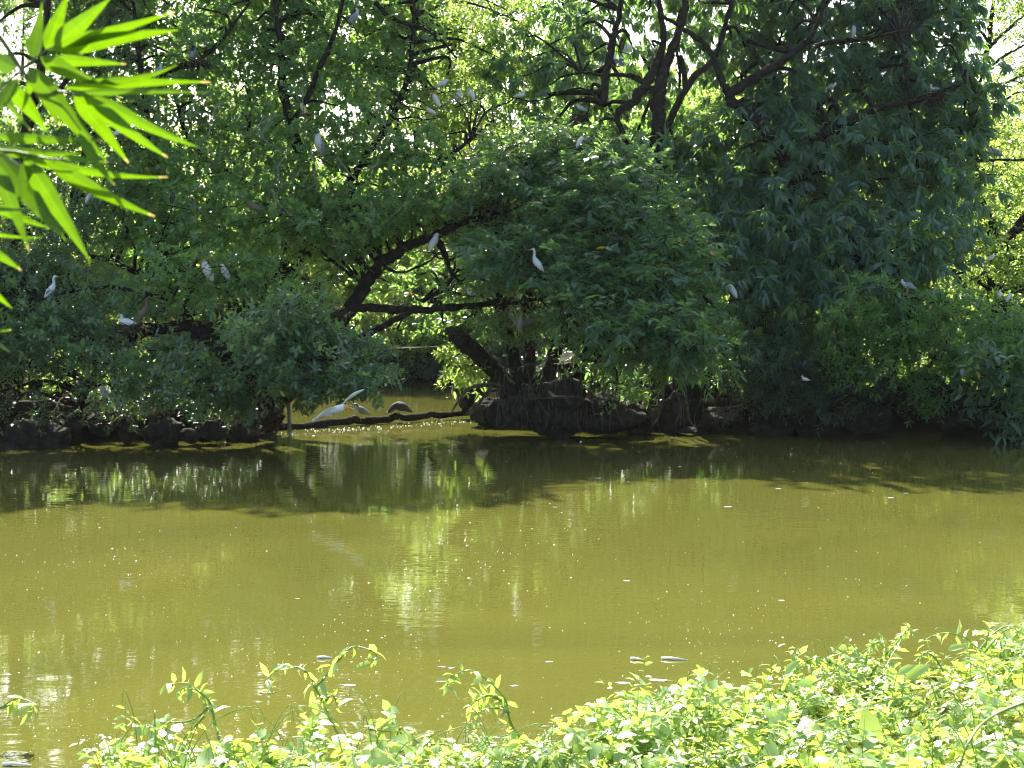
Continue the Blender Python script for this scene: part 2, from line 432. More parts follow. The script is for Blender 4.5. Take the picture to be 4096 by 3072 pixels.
# ------------------------------------------------------------------ humid air
hm = bpy.data.materials.new('haze'); hm.use_nodes = True; hn = hm.node_tree.nodes; hn.clear()
hv = hn.new("ShaderNodeVolumePrincipled"); hv.inputs['Color'].default_value = (0.93, 0.96, 1.0, 1); hv.inputs['Density'].default_value = 0.0001; hv.inputs['Anisotropy'].default_value = 0.25
ho = hn.new("ShaderNodeOutputMaterial"); hm.node_tree.links.new(hv.outputs[0], ho.inputs['Volume'])
hb = MB(); hb.box((-310, -70, -1.8), (310, 410, 30)); tag(place(hb.mesh('haze', hm), 'haze'), kind='stuff')
# ------------------------------------------------------------------ birds
POSE = {
 'upright': dict(sp=[(-.17,.06,.012,.008),(-.13,.13,.05,.03),(-.07,.22,.08,.075),(-.01,.32,.088,.088),(.03,.40,.066,.07),(.045,.455,.048,.052),(.07,.50,.045,.042),(.105,.51,.034,.032),(.14,.505,.014,.014)],
    bill=((.132,.507),(.225,.488)), eye=(.108,.518,.028), hip=(-.03,.22), wing=[(.03,.40,.03,.080),(-.05,.28,.075,.092),(-.13,.14,.055,.06),(-.185,.04,.012,.02)]),
 'tall': dict(sp=[(-.2,.16,.012,.008),(-.14,.22,.05,.03),(-.06,.30,.075,.068),(.01,.39,.07,.07),(.05,.46,.042,.048),(.06,.53,.026,.03),(.05,.60,.021,.024),(.055,.66,.021,.022),(.085,.70,.027,.026),(.12,.70,.02,.02),(.145,.695,.009,.009)],
    bill=((.138,.697),(.235,.68)), eye=(.105,.708,.02), hip=(-.03,.28), wing=[(.02,.42,.025,.066),(-.06,.32,.065,.08),(-.15,.20,.045,.055),(-.22,.13,.012,.02)]),
 'hunch': dict(sp=[(-.26,.20,.012,.008),(-.2,.22,.05,.025),(-.11,.26,.08,.06),(0,.31,.09,.08),(.08,.36,.07,.07),(.12,.40,.05,.055),(.155,.42,.045,.042),(.19,.42,.033,.03),(.22,.41,.013,.013)],
    bill=((.213,.412),(.31,.388)), eye=(.185,.43,.028), hip=(-.02,.25), wing=[(.07,.36,.03,.075),(-.04,.30,.07,.094),(-.16,.24,.05,.062),(-.27,.19,.012,.02)]),
 'preen': dict(sp=[(-.17,.06,.012,.008),(-.13,.13,.05,.03),(-.07,.22,.08,.075),(-.01,.32,.088,.088),(.03,.40,.066,.07),(.07,.452,.045,.05),(.115,.445,.042,.04),(.13,.40,.034,.032),(.125,.36,.013,.013)],
    bill=((.127,.37),(.075,.29)), eye=(.125,.42,.03), hip=(-.03,.22), wing=[(.03,.40,.03,.080),(-.05,.28,.075,.092),(-.13,.14,.055,.06),(-.185,.04,.012,.02)]),
 'crouch': dict(sp=[(-.25,.06,.012,.008),(-.2,.07,.05,.025),(-.1,.09,.085,.06),(0,.11,.09,.075),(.08,.13,.07,.07),(.12,.17,.04,.045),(.11,.22,.03,.03),(.13,.26,.032,.03),(.17,.265,.027,.026),(.2,.255,.01,.01)],
    bill=((.193,.258),(.29,.24)), eye=(.165,.273,.024), hip=None, wing=[(.06,.13,.03,.072),(-.04,.105,.06,.092),(-.15,.08,.04,.065),(-.26,.055,.012,.02)]),
 'down': dict(sp=[(-.28,.19,.012,.008),(-.2,.235,.05,.04),(-.1,.29,.085,.07),(0,.305,.09,.08),(.08,.285,.075,.065),(.14,.245,.045,.045),(.18,.21,.034,.033),(.21,.185,.03,.028),(.235,.17,.012,.012)],
    bill=((.228,.174),(.30,.125)), eye=(.205,.20,.03), hip=(-.02,.23), wing=[(.05,.29,.03,.08),(-.05,.29,.07,.094),(-.17,.24,.045,.06),(-.29,.175,.012,.02)]),
 'fly': dict(sp=[(-.22,-.08,.01,.006),(-.16,-.055,.04,.016),(-.08,-.02,.06,.045),(0,.01,.068,.058),(.07,.03,.052,.052),(.11,.035,.038,.042),(.145,.03,.034,.034),(.17,.025,.012,.012)],
    bill=((.165,.027),(.25,.01)), eye=(.15,.045,.024), hip=None, wing=None),
}
WHITE = (.74, .75, .74, 1); BUFF = (.66, .36, .13, 1); GREY = (.27, .29, .31, 1); PALE = (.60, .61, .60, 1); BLK = (.035, .042, .055, 1); BRN = (.13, .095, .06, 1)
def body_col(kind, u, s):
    if kind == 'egret': return WHITE
    if kind == 'buff': return BUFF if u > .66 else WHITE
    if kind == 'tan': return (.62, .50, .30, 1)
    if kind == 'juv': return (.20, .16, .11, 1) if int(u * 40 + s * 4) % 3 == 0 else BRN
    if kind == 'dusky': return (.05, .05, .05, 1) if s > -.4 else (.10, .10, .095, 1)
    if u > .80 and s > .15: return BLK
    if .30 < u < .70 and s > .25: return BLK
    return PALE if s < .2 or u > .7 else GREY
WCOL = {'egret': WHITE, 'buff': (.84, .80, .70, 1), 'tan': (.66, .50, .26, 1), 'juv': (.17, .13, .085, 1), 'dusky': (.055, .057, .06, 1), 'nh': GREY}
def loft(mb, S, colf, k=12, yoff=0.0, side=0):
    S = np.asarray(S, float); Q = cr(S, 4)
    T = nrm(np.gradient(Q[:, :2], axis=0)); Nn = np.stack([-T[:, 1], T[:, 0]], -1); n = len(Q)
    th = np.linspace(0, 2 * np.pi, k, endpoint=False); V = []; C = []
    for i in range(n):
        for a in th:
            x, z = Q[i, :2] + Nn[i] * max(Q[i, 3], .004) * math.sin(a)
            V.append((x, max(Q[i, 2], .004) * math.cos(a), z)); C.append(colf(i / (n - 1), math.sin(a)))
    f = [(i * k + j, i * k + (j + 1) % k, (i + 1) * k + (j + 1) % k, (i + 1) * k + j) for i in range(n - 1) for j in range(k)]
    f += [tuple(range(k - 1, -1, -1)), tuple((n - 1) * k + j for j in range(k))]
    mb.add(V, f, np.array(C))
for _n, _p in POSE.items():
    if _n == 'fly': continue
    kx = .88 if _n in ('upright', 'tall', 'preen') else 1.0
    _p['sp'] = [(x * kx, z, rw * (1.2 if i < len(_p['sp']) - 4 else 1.38), rh * (1.2 if i < len(_p['sp']) - 4 else 1.38)) for i, (x, z, rw, rh) in enumerate(_p['sp'])]
    _p['wing'] = [(x * kx, z, rh * 1.2, yo * 1.2) for x, z, rh, yo in _p['wing']]
    _p['bill'] = tuple((x - .105 * (1 - kx), z) for x, z in _p['bill'])
    _p['eye'] = (_p['eye'][0] * kx, _p['eye'][1] + .004, _p['eye'][2] * 1.38)
    if _p['hip']: _p['hip'] = (_p['hip'][0] * kx, _p['hip'][1])
BCACHE = {}
def bird_parts(kind, pose, billm, legm):
    key = (kind, pose, billm, legm)
    if key in BCACHE: return BCACHE[key]
    p = POSE[pose]; parts = []
    mb = MB(); loft(mb, p['sp'], lambda u, s: body_col(kind, u, s)); parts.append(('body', mb.mesh('bird_body', M['feather'], True)))
    if p['wing']:
        for sg in (-1, 1):
            mb = MB(); Q = cr(np.array(p['wing']), 4); k = 8; V = []; th = np.linspace(0, 2 * np.pi, k, endpoint=False)
            T = nrm(np.gradient(Q[:, :2], axis=0)); Nn = np.stack([-T[:, 1], T[:, 0]], -1)
            for i in range(len(Q)):
                for a in th:
                    x, z = Q[i, :2] + Nn[i] * Q[i, 2] * math.sin(a)
                    V.append((x, sg * (Q[i, 3] * .92 + .012 * math.cos(a) - .25 * abs(math.sin(a)) * Q[i, 2]), z))
            n = len(Q); f = [(i * k + j, i * k + (j + 1) % k, (i + 1) * k + (j + 1) % k, (i + 1) * k + j) for i in range(n - 1) for j in range(k)]
            f += [tuple(range(k - 1, -1, -1)), tuple((n - 1) * k + j for j in range(k))]
            mb.add(V, f, WCOL[kind]); parts.append(('wing', mb.mesh('bird_wing', M['feather'], True)))
    mb = MB(); (a, b) = p['bill']; mb.tube([(a[0], 0, a[1]), ((a[0] + b[0]) / 2, 0, (a[1] + b[1]) / 2 + .003), (b[0], 0, b[1])], [.018, .012, .003], 6); parts.append(('bill', mb.mesh('bird_bill', M[billm], True)))
    for sg in (-1, 1):
        mb = MB(); e = p['eye']; mb.tube([(e[0], sg * (e[2] - .006), e[1]), (e[0], sg * (e[2] + .002), e[1]), (e[0], sg * (e[2] + .006), e[1])], [.007, .007, .003], 6); parts.append(('eye', mb.mesh('bird_eye', M['eye'], True)))
    if p['hip']:
        hx, hz = p['hip']
        for sg in (-1, 1):
            mb = MB(); y = sg * .035
            mb.tube([(hx, y, hz), (hx + .02, y, hz * .62), (hx + .03, y, hz * .5), (hx - .005, y, .02), (hx, y, .004)], [.018, .012, .008, .006, .006], 6)
            for an in (-.5, 0, .5): mb.tube([(hx, y, .006), (hx + .055 * math.cos(an), y + .055 * math.sin(an), .003)], [.005, .003], 4)
            mb.tube([(hx, y, .006), (hx - .035, y, .003)], [.005, .003], 4)
            parts.append(('leg', mb.mesh('bird_leg', M[legm], True)))
    BCACHE[key] = parts
    return parts
PERCH = {}
NAME = {'egret': ('white_egret', 'egret'), 'buff': ('cattle_egret', 'egret'), 'tan': ('cattle_egret', 'egret'), 'nh': ('night_heron', 'heron'), 'juv': ('young_heron', 'heron'), 'dusky': ('night_heron', 'heron')}
GRP = {'egret': 'white egrets around the pond', 'buff': 'buff headed egrets in the trees', 'tan': 'buff headed egrets in the trees', 'nh': 'night herons around the pond', 'dusky': 'night herons around the pond', 'juv': 'brown young herons in the trees'}
def bird(kind, pose, px, py, hpx, Y, yaw, key, label, leg=None, bill=None):
    p = POSE[pose]; zs = [s[1] + s[3] for s in p['sp']]; zl = [s[1] - s[3] for s in p['sp']]
    zt, zb = max(zs), min(zl) if pose in ('crouch',) else min(min(zl), .10)
    xs = [s[0] for s in p['sp']]; xc = (max(xs) + min(xs)) / 2 * .8
    sc = hpx * Y / F / (zt - zb)
    c = W(px, py, Y); y = R(yaw)
    loc = c - np.array([xc * math.cos(y) * sc, xc * math.sin(y) * sc, (zt + zb) / 2 * sc])
    nm, cat = NAME[kind]
    root = empty(nm, loc, label, cat, GRP[kind], y, sc)
    billm = bill or ('ybill' if kind in ('egret', 'buff', 'tan') else 'bill'); legm = leg or ('dleg' if kind == 'egret' else 'yleg')
    for n, me in bird_parts(kind, pose, billm, legm):
        o = bpy.data.objects.new(n, me); COL.objects.link(o); o.parent = root
    r = hpx * (.62 if pose in ('hunch', 'crouch', 'down') else .55)
    DISC.append((px, py, r, Y + .15, 0.3)); DISC.append((px, py, r * .8, Y + .15, .25 if py < 480 else .06))
    if key: PERCH.setdefault(key, []).append(loc + np.array([0, 0.02, -.012]))
    return root
BIRDS = [
 ('egret','hunch',478,530,46,28.6,0,'C','white egret hunched with bent head just right of the hanging bamboo leaves'),
 ('nh','upright',773,206,62,30.0,75,'C','grey night heron seen from behind on a nest beside a dark branch'),
 ('nh','upright',634,282,60,29.8,10,'C','pale grey night heron leaning forward next to the long bamboo leaf tips'),
 ('nh','upright',1418,68,74,30.4,15,'C','night heron with black back highest in the crown near the top edge'),
 ('egret','hunch',1769,336,42,31.1,0,'C','white egret with head down, topmost of the birds in the sunlit crown'),
 ('egret','preen',1836,380,48,31.0,-70,'C','white egret preening, left of two close together in the sunlit crown'),
 ('egret','preen',1884,376,46,31.0,190,'C','white egret preening, right of two close together in the sunlit crown'),
 ('buff','upright',1742,398,58,30.9,170,'C','egret with orange buff head above another buff headed egret in sunlit leaves'),
 ('buff','hunch',1722,446,36,30.8,180,'C','egret with buff head and white body, lower one of the pair in sunlit leaves'),
 ('tan','upright',1211,432,42,29.3,175,'C','all tan egret half hidden among small green leaves'),
 ('nh','upright',1276,573,88,28.8,-115,'C','pale night heron upright on a thin branch, breast to the pond'),
 ('egret','crouch',2078,376,30,31.5,0,'E','white egret crouching on top of pale leaves at the edge of the drooping crown'),
 ('egret','hunch',2326,434,38,31.6,180,'E','pale egret half hidden behind drooping leaves above a dark nest'),
 ('egret','preen',2319,567,42,28.4,0,'D','white egret tucking its head on top of the sunlit crown over the big roots'),
 ('juv','upright',2488,174,54,31.8,-90,'E','streaked brown heron standing upright near the gap with pale walls behind'),
 ('nh','hunch',2580,735,52,30.4,180,'E','night heron with pale breast and grey back leaning left in front of a dark trunk'),
 ('nh','upright',3412,130,60,32.0,-60,'E','pale night heron upright on a bare branch below the white sky gaps'),
 ('nh','hunch',3324,347,38,31.3,0,'E','night heron in deep shade among forked twigs of the drooping crown'),
 ('nh','crouch',3739,349,28,31.3,180,'E','dark night heron lying on a nest near the right edge of the drooping crown'),
 ('nh','hunch',3977,609,52,33.0,180,'G','night heron with black cap on a thin bare branch before bright yellow foliage'),
 ('egret','preen',356,791,44,28.2,0,'L','white egret half covered by leaves under the bamboo'),
 ('dusky','upright',690,791,50,27.3,90,'C','dark heron seen from behind in the shade left of a thin trunk'),
 ('juv','hunch',1015,828,56,28.0,160,'C','brown spotted young heron on a branch between dark trunks'),
 ('buff','upright',826,1080,88,26.9,168,'A','egret with bright orange head and white wings standing above the low shrub'),
 ('egret','upright',898,1087,64,26.9,180,'A','white egret standing right beside the orange headed egret'),
 ('egret','tall',204,1148,94,26.5,10,'A','white egret with long straight neck and yellow bill at the left above the low shrub'),
 ('egret','crouch',509,1280,48,25.8,180,None,'white egret sitting spread over its nest on the horizontal dark branch'),
 ('juv','tall',574,1240,98,25.9,0,'A','dark brown young heron standing upright with long neck beside the nest'),
 ('egret','upright',1737,967,72,28.4,15,'B','white egret perched on the arching dark branch'),
 ('egret','crouch',1887,1168,28,28.6,180,'D','small pale egret with only its head and back showing above the horizontal branch'),
 ('tan','crouch',1343,1226,24,28.6,180,None,'tan egret lying flat on a nest where the arching branch forks'),
 ('egret','tall',2148,1041,98,26.6,180,'D','white egret with long curved neck standing out from the crown over the big roots'),
 ('dusky','crouch',2472,946,42,26.9,180,'D','dark grey heron lying low among pale green leaves of the middle tree'),
 ('egret','preen',2930,1164,56,28.7,175,'E','white egret with tucked head alone in the deep shade of the drooping crown'),
 ('nh','hunch',3630,1143,52,28.3,180,'H','grey night heron with orange legs on top of the bank shrub'),
 ('nh','upright',3841,1018,48,31.0,25,'G','night heron with black back half hidden at the edge of the bright foliage'),
 ('egret','hunch',3961,1034,32,32.5,0,'G','white egret mostly hidden in the bright yellow green foliage'),
 ('egret','upright',3998,1180,40,28.6,-90,'H','white egret, left of the two pale birds close to the right edge'),
 ('egret','preen',4035,1189,36,28.6,0,'H','white egret, right of the two pale birds close to the right edge'),
 ('egret','crouch',3222,1513,22,28.0,180,'H','pale egret low in the dark shrub just above the waterside stones'),
 ('egret','hunch',301,1606,48,30.5,0,None,'white egret bending down behind the pointed dark rock'),
 ('egret','preen',417,1567,74,29.0,180,None,'white egret preening in front of the sunny ground plants on the left bank'),
 ('nh','hunch',1443,1641,58,31.75,180,None,'night heron with black back and white face standing on the log'),
 ('dusky','down',1598,1634,56,32.45,180,None,'dark heron with rounded back bending down on the log'),
 ('nh','tall',1816,1571,58,33.6,180,None,'night heron stretching its neck beside the root covered rocks'),
]
for b in BIRDS:
    kw = {}
    if 'orange legs' in b[8]: kw['leg'] = 'oleg'
    bird(*b, **kw)
def spread_wing(pts, chord, th, col, name='wing'):
    """pts: (x,y,z,chord length) from shoulder to tip; a thick feathered wing"""
    Q = cr(np.array(pts, float), 5); ch = nrm(np.array(chord, float)); n = len(Q); k = 10; V = []
    T = nrm(np.gradient(Q[:, :3], axis=0)); up = nrm(np.cross(np.broadcast_to(ch, T.shape), T))
    prof = [(0, 0), (.12, .9), (.35, 1), (.65, .6), (1, 0), (.96, -.15), (.65, .2), (.35, .35), (.12, .2), (.02, -.2)]
    for i in range(n):
        jag = 1 + .07 * (i % 2)
        for a, h in prof: V.append(Q[i, :3] + ch * a * Q[i, 3] * (jag if a > .9 else 1) + up[i] * h * th)
    f = [(i * k + j, i * k + (j + 1) % k, (i + 1) * k + (j + 1) % k, (i + 1) * k + j) for i in range(n - 1) for j in range(k)]
    f += [tuple(range(k - 1, -1, -1)), tuple((n - 1) * k + j for j in range(k))]
    mb = MB(); mb.add(V, f, col); return mb.mesh(name, M['feather'], True)
# the egret in flight over the pond
fy = 21.8
root = empty('cattle_egret', W(1350, 1640, fy), 'white egret with buff head flying low over the water, wings spread', 'egret', GRP['buff'])
for n, me in bird_parts('buff', 'fly', 'ybill', 'dleg'):
    o = bpy.data.objects.new(n, me); COL.objects.link(o); o.parent = root
for nm, pts in (('wing', [(.04, .05, .04, .15), (.10, .10, .13, .17), (.19, .15, .225, .16), (.29, .18, .275, .12), (.37, .19, .295, .03)]),
                ('wing', [(.02, -.04, .03, .15), (-.08, -.10, .05, .17), (-.17, -.16, .0, .15), (-.26, -.20, -.08, .11), (-.33, -.22, -.13, .03)])):
    o = bpy.data.objects.new(nm, spread_wing(pts, (-.42, .15, -.55), .012, WHITE)); COL.objects.link(o); o.parent = root
for sg in (-1, 1):
    mb = MB(); mb.tube([(-.14, sg * .02, -.05), (-.24, sg * .02, -.11), (-.30, sg * .02, -.15)], [.009, .007, .004], 5)
    o = bpy.data.objects.new('leg', mb.mesh('trailing_leg', M['dleg'])); COL.objects.link(o); o.parent = root
# the heron landing with raised wings
ly = 27.6
root = empty('night_heron', W(2081, 1300, ly), 'pale brown heron landing with both wings raised over the big roots', 'heron', GRP['nh'])
LB = (.22, .20, .17, 1)
mb = MB(); loft(mb, [(-.05,-.13,.012,.01),(-.03,-.07,.05,.04),(0,.02,.065,.06),(.03,.10,.045,.045),(.03,.17,.025,.026),(.03,.22,.024,.024),(.06,.245,.02,.02),(.085,.24,.008,.008)], lambda u, s: (.34, .32, .28, 1))
me = mb.mesh('bird_body', M['feather'], True); me.transform(Matrix.Rotation(R(-70), 4, 'Z'))
o = bpy.data.objects.new('body', me); COL.objects.link(o); o.parent = root
mb = MB(); mb.tube([(.028, -.078, .24), (.045, -.12, .235), (.055, -.155, .222)], [.009, .006, .002], 5); o = bpy.data.objects.new('bill', mb.mesh('bird_bill', M['bill'])); COL.objects.link(o); o.parent = root
for nm, pts in (('wing', [(-.03, 0, .08, .16), (-.11, .03, .14, .19), (-.20, .05, .24, .19), (-.30, .06, .34, .13), (-.36, .06, .39, .03)]),
                ('wing', [(.04, 0, .08, .16), (.12, .03, .13, .20), (.21, .05, .17, .20), (.30, .06, .17, .14), (.36, .06, .13, .03)])):
    o = bpy.data.objects.new(nm, spread_wing([tuple(.8 * q for q in p_) for p_ in pts], (.25 if pts[0][0] < 0 else .05, .25, -.8), .010, LB)); COL.objects.link(o); o.parent = root
for sg in (-1, 1):
    mb = MB(); mb.tube([(sg * .025, 0, -.05), (sg * .03, -.03, -.14), (sg * .03, 0, -.2)], [.012, .008, .005], 5)
    o = bpy.data.objects.new('leg', mb.mesh('bird_leg', M['yleg'])); COL.objects.link(o); o.parent = root
DISC.append((2081, 1268, 85, ly + .2, 0.05))
# stick nests
def nest(px, py, Y, w, label, n=130):
    c = W(px, py, Y); root_mb = MB(); r = w * Y / F / 2
    for i in range(n):
        a = rng.uniform(0, 6.28); rr = r * rng.uniform(.15, 1); z = rng.uniform(-.30, .12) * r * 1.3
        p = np.array([math.cos(a) * rr, math.sin(a) * rr, z - .25 * (r - rr)]); d = nrm(np.array([-math.sin(a), math.cos(a), rng.uniform(-.25, .25)]) + .5 * rng.normal(size=3))
        s = r * rng.uniform(.35, .8)
        root_mb.tube([p - d * s, p + rng.normal(0, .02, 3), p + d * s], [.006, .009, .005], 4, cap=False)
    me = root_mb.mesh('nest', M['stick']); o = bpy.data.objects.new('stick_nest', me); o.location = c; COL.objects.link(o)
    tag(o, label, 'nest', 'stick nests in the trees')
    DISC.append((px, py, w * .5, Y + .2, .15)); return o
nest(790, 246, 30.0, 90, 'dark stick nest under the grey heron seen from behind')
nest(2318, 474, 31.7, 85, 'dark stick nest under the pale egret behind drooping leaves')
nest(3737, 388, 31.4, 90, 'dark stick nest under the lying night heron near the right edge of the crown')
nest(510, 1306, 25.8, 100, 'stick nest on the horizontal branch under the sitting white egret')
nest(1345, 1252, 28.6, 85, 'stick nest in the fork of the arching branch')
nest(1830, 1320, 28.3, 100, 'dark stick nest on the broken leaning trunk above the roots')

# ------------------------------------------------------------------ trees
def open_limb(L_, Y, r, keep):
    for a, b in zip(L_[:-1], L_[1:]):
        n = max(1, int(math.hypot(b[0] - a[0], b[1] - a[1]) / 30))
        for i in range(n):
            t = i / n; DISC.append((a[0] + (b[0] - a[0]) * t, a[1] + (b[1] - a[1]) * t, r, Y + .1, keep))
HOLE += [(2560, 130, 110, 45, .3), (2735, 85, 45, 50, .1), (2920, 60, 60, 45, .1), (2420, 40, 50, 40, .15), (2500, 270, 100, 90, .3), (2700, 330, 100, 90, .6),
         (2960, 330, 80, 80, .3), (3200, 60, 50, 40, .3), (3700, 200, 60, 60, .5), (2450, 160, 90, 70, .3), (3290, 480, 60, 50, .4), (3420, 700, 90, 90, .5),
         (1560, 1230, 230, 130, .5), (1150, 1330, 60, 50, .5)]
DISC.append((252, 1600, 62, 30.2, .1))
def perch_extra(key, limbsLP):
    def f(mb):
        LP = limbsLP[0]
        for p in PERCH.get(key, []):
            connect(mb, LP, [p], .03); d = nrm(np.array([rng.uniform(-1, 1), rng.uniform(-.3, .3), .1]))
            mb.tube([p - d * .35 - UP * .03, p, p + d * .3], [.010, .012, .006], 5, .1)
    return f
def grow(name, label, cat, base, limbs, Y, crowns, key=None, group=None, opened=(), okeep=.12, orad=48, tw=.5):
    for i in opened: open_limb(limbs[i], Y, orad, okeep)
    holder = [None]
    ex = perch_extra(key, holder) if key else None
    st = limb_mesh
    def cap(mb):
        holder[0] = np.vstack([cr(np.array([[*W(p[0], p[1], Y + (p[3] if len(p) > 3 else 0)), p[2]] for p in L_]), 5) for L_ in limbs])
        if ex: ex(mb)
    return tree(name, label, cat, base, limbs, Y, crowns, group, extra=cap, tw=tw)
for yy in range(1605, 1760, 22): DISC.append((1157, yy, 30, 29.6, .05))
for xx in range(1080, 1157, 25): DISC.append((xx, 1610, 24, 29.6, .25))
def dead_twigs(root_label, n, x0, x1, y0, y1, Y0, Y1):
    par = [o for o in bpy.data.objects if o.get('label', '').startswith(root_label)][0]
    for i in range(n):
        x, y, Y = rng.uniform(x0, x1), rng.uniform(y0, y1), rng.uniform(Y0, Y1); a = W(x, y, Y); d = np.array([rng.normal(0, .5), rng.normal(0, .2), -1.0])
        q = [a]
        for k in range(4):
            d = nrm(d + np.array([rng.normal(0, .5), rng.normal(0, .2), rng.normal(0, .35)])); q.append(q[-1] + d * rng.uniform(.15, .4))
        mb = MB(); Q = cr(q, 4); mb.tube(Q, np.linspace(.013, .004, len(Q)), 5, .1); place(mb.mesh('dead_twig', M['paletwig'], True), 'dead_twig', par)
G_T = 'trees on the island banks'
# leaning tree at the left of the gap, low crown over the water
A = [[(1090,1700,.22),(1060,1600,.19),(985,1500,.16),(900,1412,.15),(820,1335,.13),(770,1300,.12)],
     [(770,1300,.11),(690,1308,.10),(600,1325,.085),(530,1350,.07),(440,1390,.05)],
     [(815,1330,.09),(890,1275,.07),(960,1240,.05),(1050,1215,.03)],
     [(770,1300,.09),(720,1230,.06,-.3),(620,1180,.04,-.5),(400,1150,.03,-.6),(150,1200,.02,-.8)],
     [(1060,1600,.12,.2),(1015,1480,.10,.2),(1015,1380,.08,.1),(1080,1300,.05,-1.2),(1250,1340,.03,-2.4)],
     [(1060,1600,.09,-.2),(1150,1520,.06,-1.4),(1280,1490,.045,-2.4),(1400,1470,.03,-3.0)],
     [(300,1690,.06,.3),(330,1600,.055),(380,1480,.05),(395,1440,.045),(360,1330,.03)]]
grow('leaning_tree', 'leaning dark tree with forked trunk and a low crown hanging over the left bank rocks', 'tree', (1090,1735), A, 27.6, [
    dict(poly=[(-300,1080),(200,1040),(330,1080),(480,1150),(620,1230),(450,1280),(460,1380),(640,1400),(780,1480),(700,1560),(560,1560),(420,1480),(300,1400),(100,1440),(-300,1480)], Y=(25.4,28.4), slope=(1050,27.6,1550,25.2,.8), n=48, r=.62, sh=26, sl=.30, nl=10, L=.125, W=.062, style='round', mat='round'),
    dict(poly=[(960,1290),(1200,1210),(1330,1350),(1450,1410),(1500,1480),(1480,1530),(1380,1540),(1200,1530),(1130,1600),(1000,1600),(900,1560),(760,1560),(860,1480),(960,1420)], Y=(23.4,25.8), n=38, r=.46, sh=26, sl=.30, nl=10, L=.135, W=.066, style='round', mat='round'),
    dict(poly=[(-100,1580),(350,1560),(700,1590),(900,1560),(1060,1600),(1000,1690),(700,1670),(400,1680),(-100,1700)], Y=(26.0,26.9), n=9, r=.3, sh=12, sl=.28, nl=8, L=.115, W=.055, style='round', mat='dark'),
    dict(poly=[(620,1040),(950,1060),(1250,1180),(1200,1260),(950,1250),(700,1240)], Y=(26.2,28.5), n=18, r=.5, sh=22, sl=.28, nl=9, L=.11, W=.075, style='round', mat='small', t='ht')],
    'A', G_T, opened=(0, 1, 2), okeep=.2)
# the arching tree
B = [[(1030,1730,0.202),(1110,1610,0.19),(1215,1500,0.176),(1310,1400,0.160),(1350,1320,0.147),(1405,1232,0.139),(1470,1125,0.126),(1512,1070,0.122),(1560,1030,0.113),(1660,970,0.101),(1770,930,0.088),(1870,885,0.067),(1990,850,0.042),(2080,830,0.025)],
     [(1400,1240,0.084),(1480,1232,0.080),(1640,1240,0.076),(1780,1235,0.071),(1930,1218,0.059),(2070,1208,0.042),(2200,1190,0.025)],
     [(1400,1370,0.076),(1490,1325,0.067),(1570,1285,0.059),(1650,1245,0.046)],
     [(1740,940,0.076),(1775,1010,0.059),(1800,1080,0.042),(1850,1140,0.025)],
     [(1520,1060,0.042),(1600,1090,0.025),(1690,1060,0.021),(1760,1010,0.017)],
     [(1690,1205,0.042,.2),(1760,1165,0.034,.3),(1800,1130,0.025,.3)],
     [(1870,885,0.050,.1),(1950,760,0.042,.3),(2000,600,0.034,.2)]]
grow('arching_tree', 'tree with a thick trunk arching right over the water gap', 'tree', (1030,1740), B, 29.0, [
    dict(poly=[(1150,830),(1500,800),(1750,860),(1960,790),(2050,900),(1960,1010),(1820,900),(1640,930),(1500,1040),(1350,1050),(1200,1000)], Y=(28.3,30.8), n=34, r=.5, sh=24, sl=.28, nl=9, L=.115, W=.08, style='round', mat='small', t='ht'),
    dict(poly=[(1450,1060),(1900,1000),(2050,1150),(1950,1330),(1700,1300),(1430,1340)], Y=(29.6,31.5), n=16, r=.45, sh=16, sl=.25, nl=8, L=.12, W=.07, style='round', mat='long')],
    'B', G_T, opened=(0, 1, 2, 3), okeep=.06)
# the big tree behind, filling the upper left and the middle
Cc = [[(980,1640,.30),(1080,1350,.26),(1150,1080,.22),(1195,930,.20),(1215,800,.17),(1210,650,.13),(1150,450,.10),(1120,200,.07),(1100,-100,.05),(1090,-450,.03)],
      [(1150,1080,.15),(1250,985,.13),(1300,890,.12),(1355,790,.10),(1440,660,.08),(1560,480,.06),(1640,260,.05),(1660,-100,.03)],
      [(660,1100,.11,.6),(662,980,.11,.6),(665,860,.10,.5),(640,700,.08),(600,520,.06),(560,250,.05),(520,-100,.03)],
      [(1215,800,.09),(1080,760,.07),(900,700,.06),(760,560,.05),(700,380,.035)],
      [(780,1080,.06,.5),(800,900,.055,.5),(870,750,.05,.3),(980,600,.04),(1000,400,.03)],
      [(1440,660,.07),(1600,620,.06),(1760,640,.045),(1880,560,.03)],
      [(1180,480,.06,-.5),(1290,250,.05,-.7),(1360,60,.04,-.8),(1400,-200,.03,-.8)],
      [(1500,10,.05,-.6),(1570,75,.045,-.6),(1680,110,.035,-.6),(1760,160,.03,-.6),(1830,235,.02,-.6)],
      [(620,310,.07,-.3),(700,270,.07,-.3),(780,250,.05,-.3),(880,170,.04,-.3),(960,60,.03,-.3)],
      [(300,1010,.035,-.9),(430,1040,.05,-.9),(500,1070,.055,-.9),(600,1110,.05,-.9),(720,1190,.04,-.6)]]
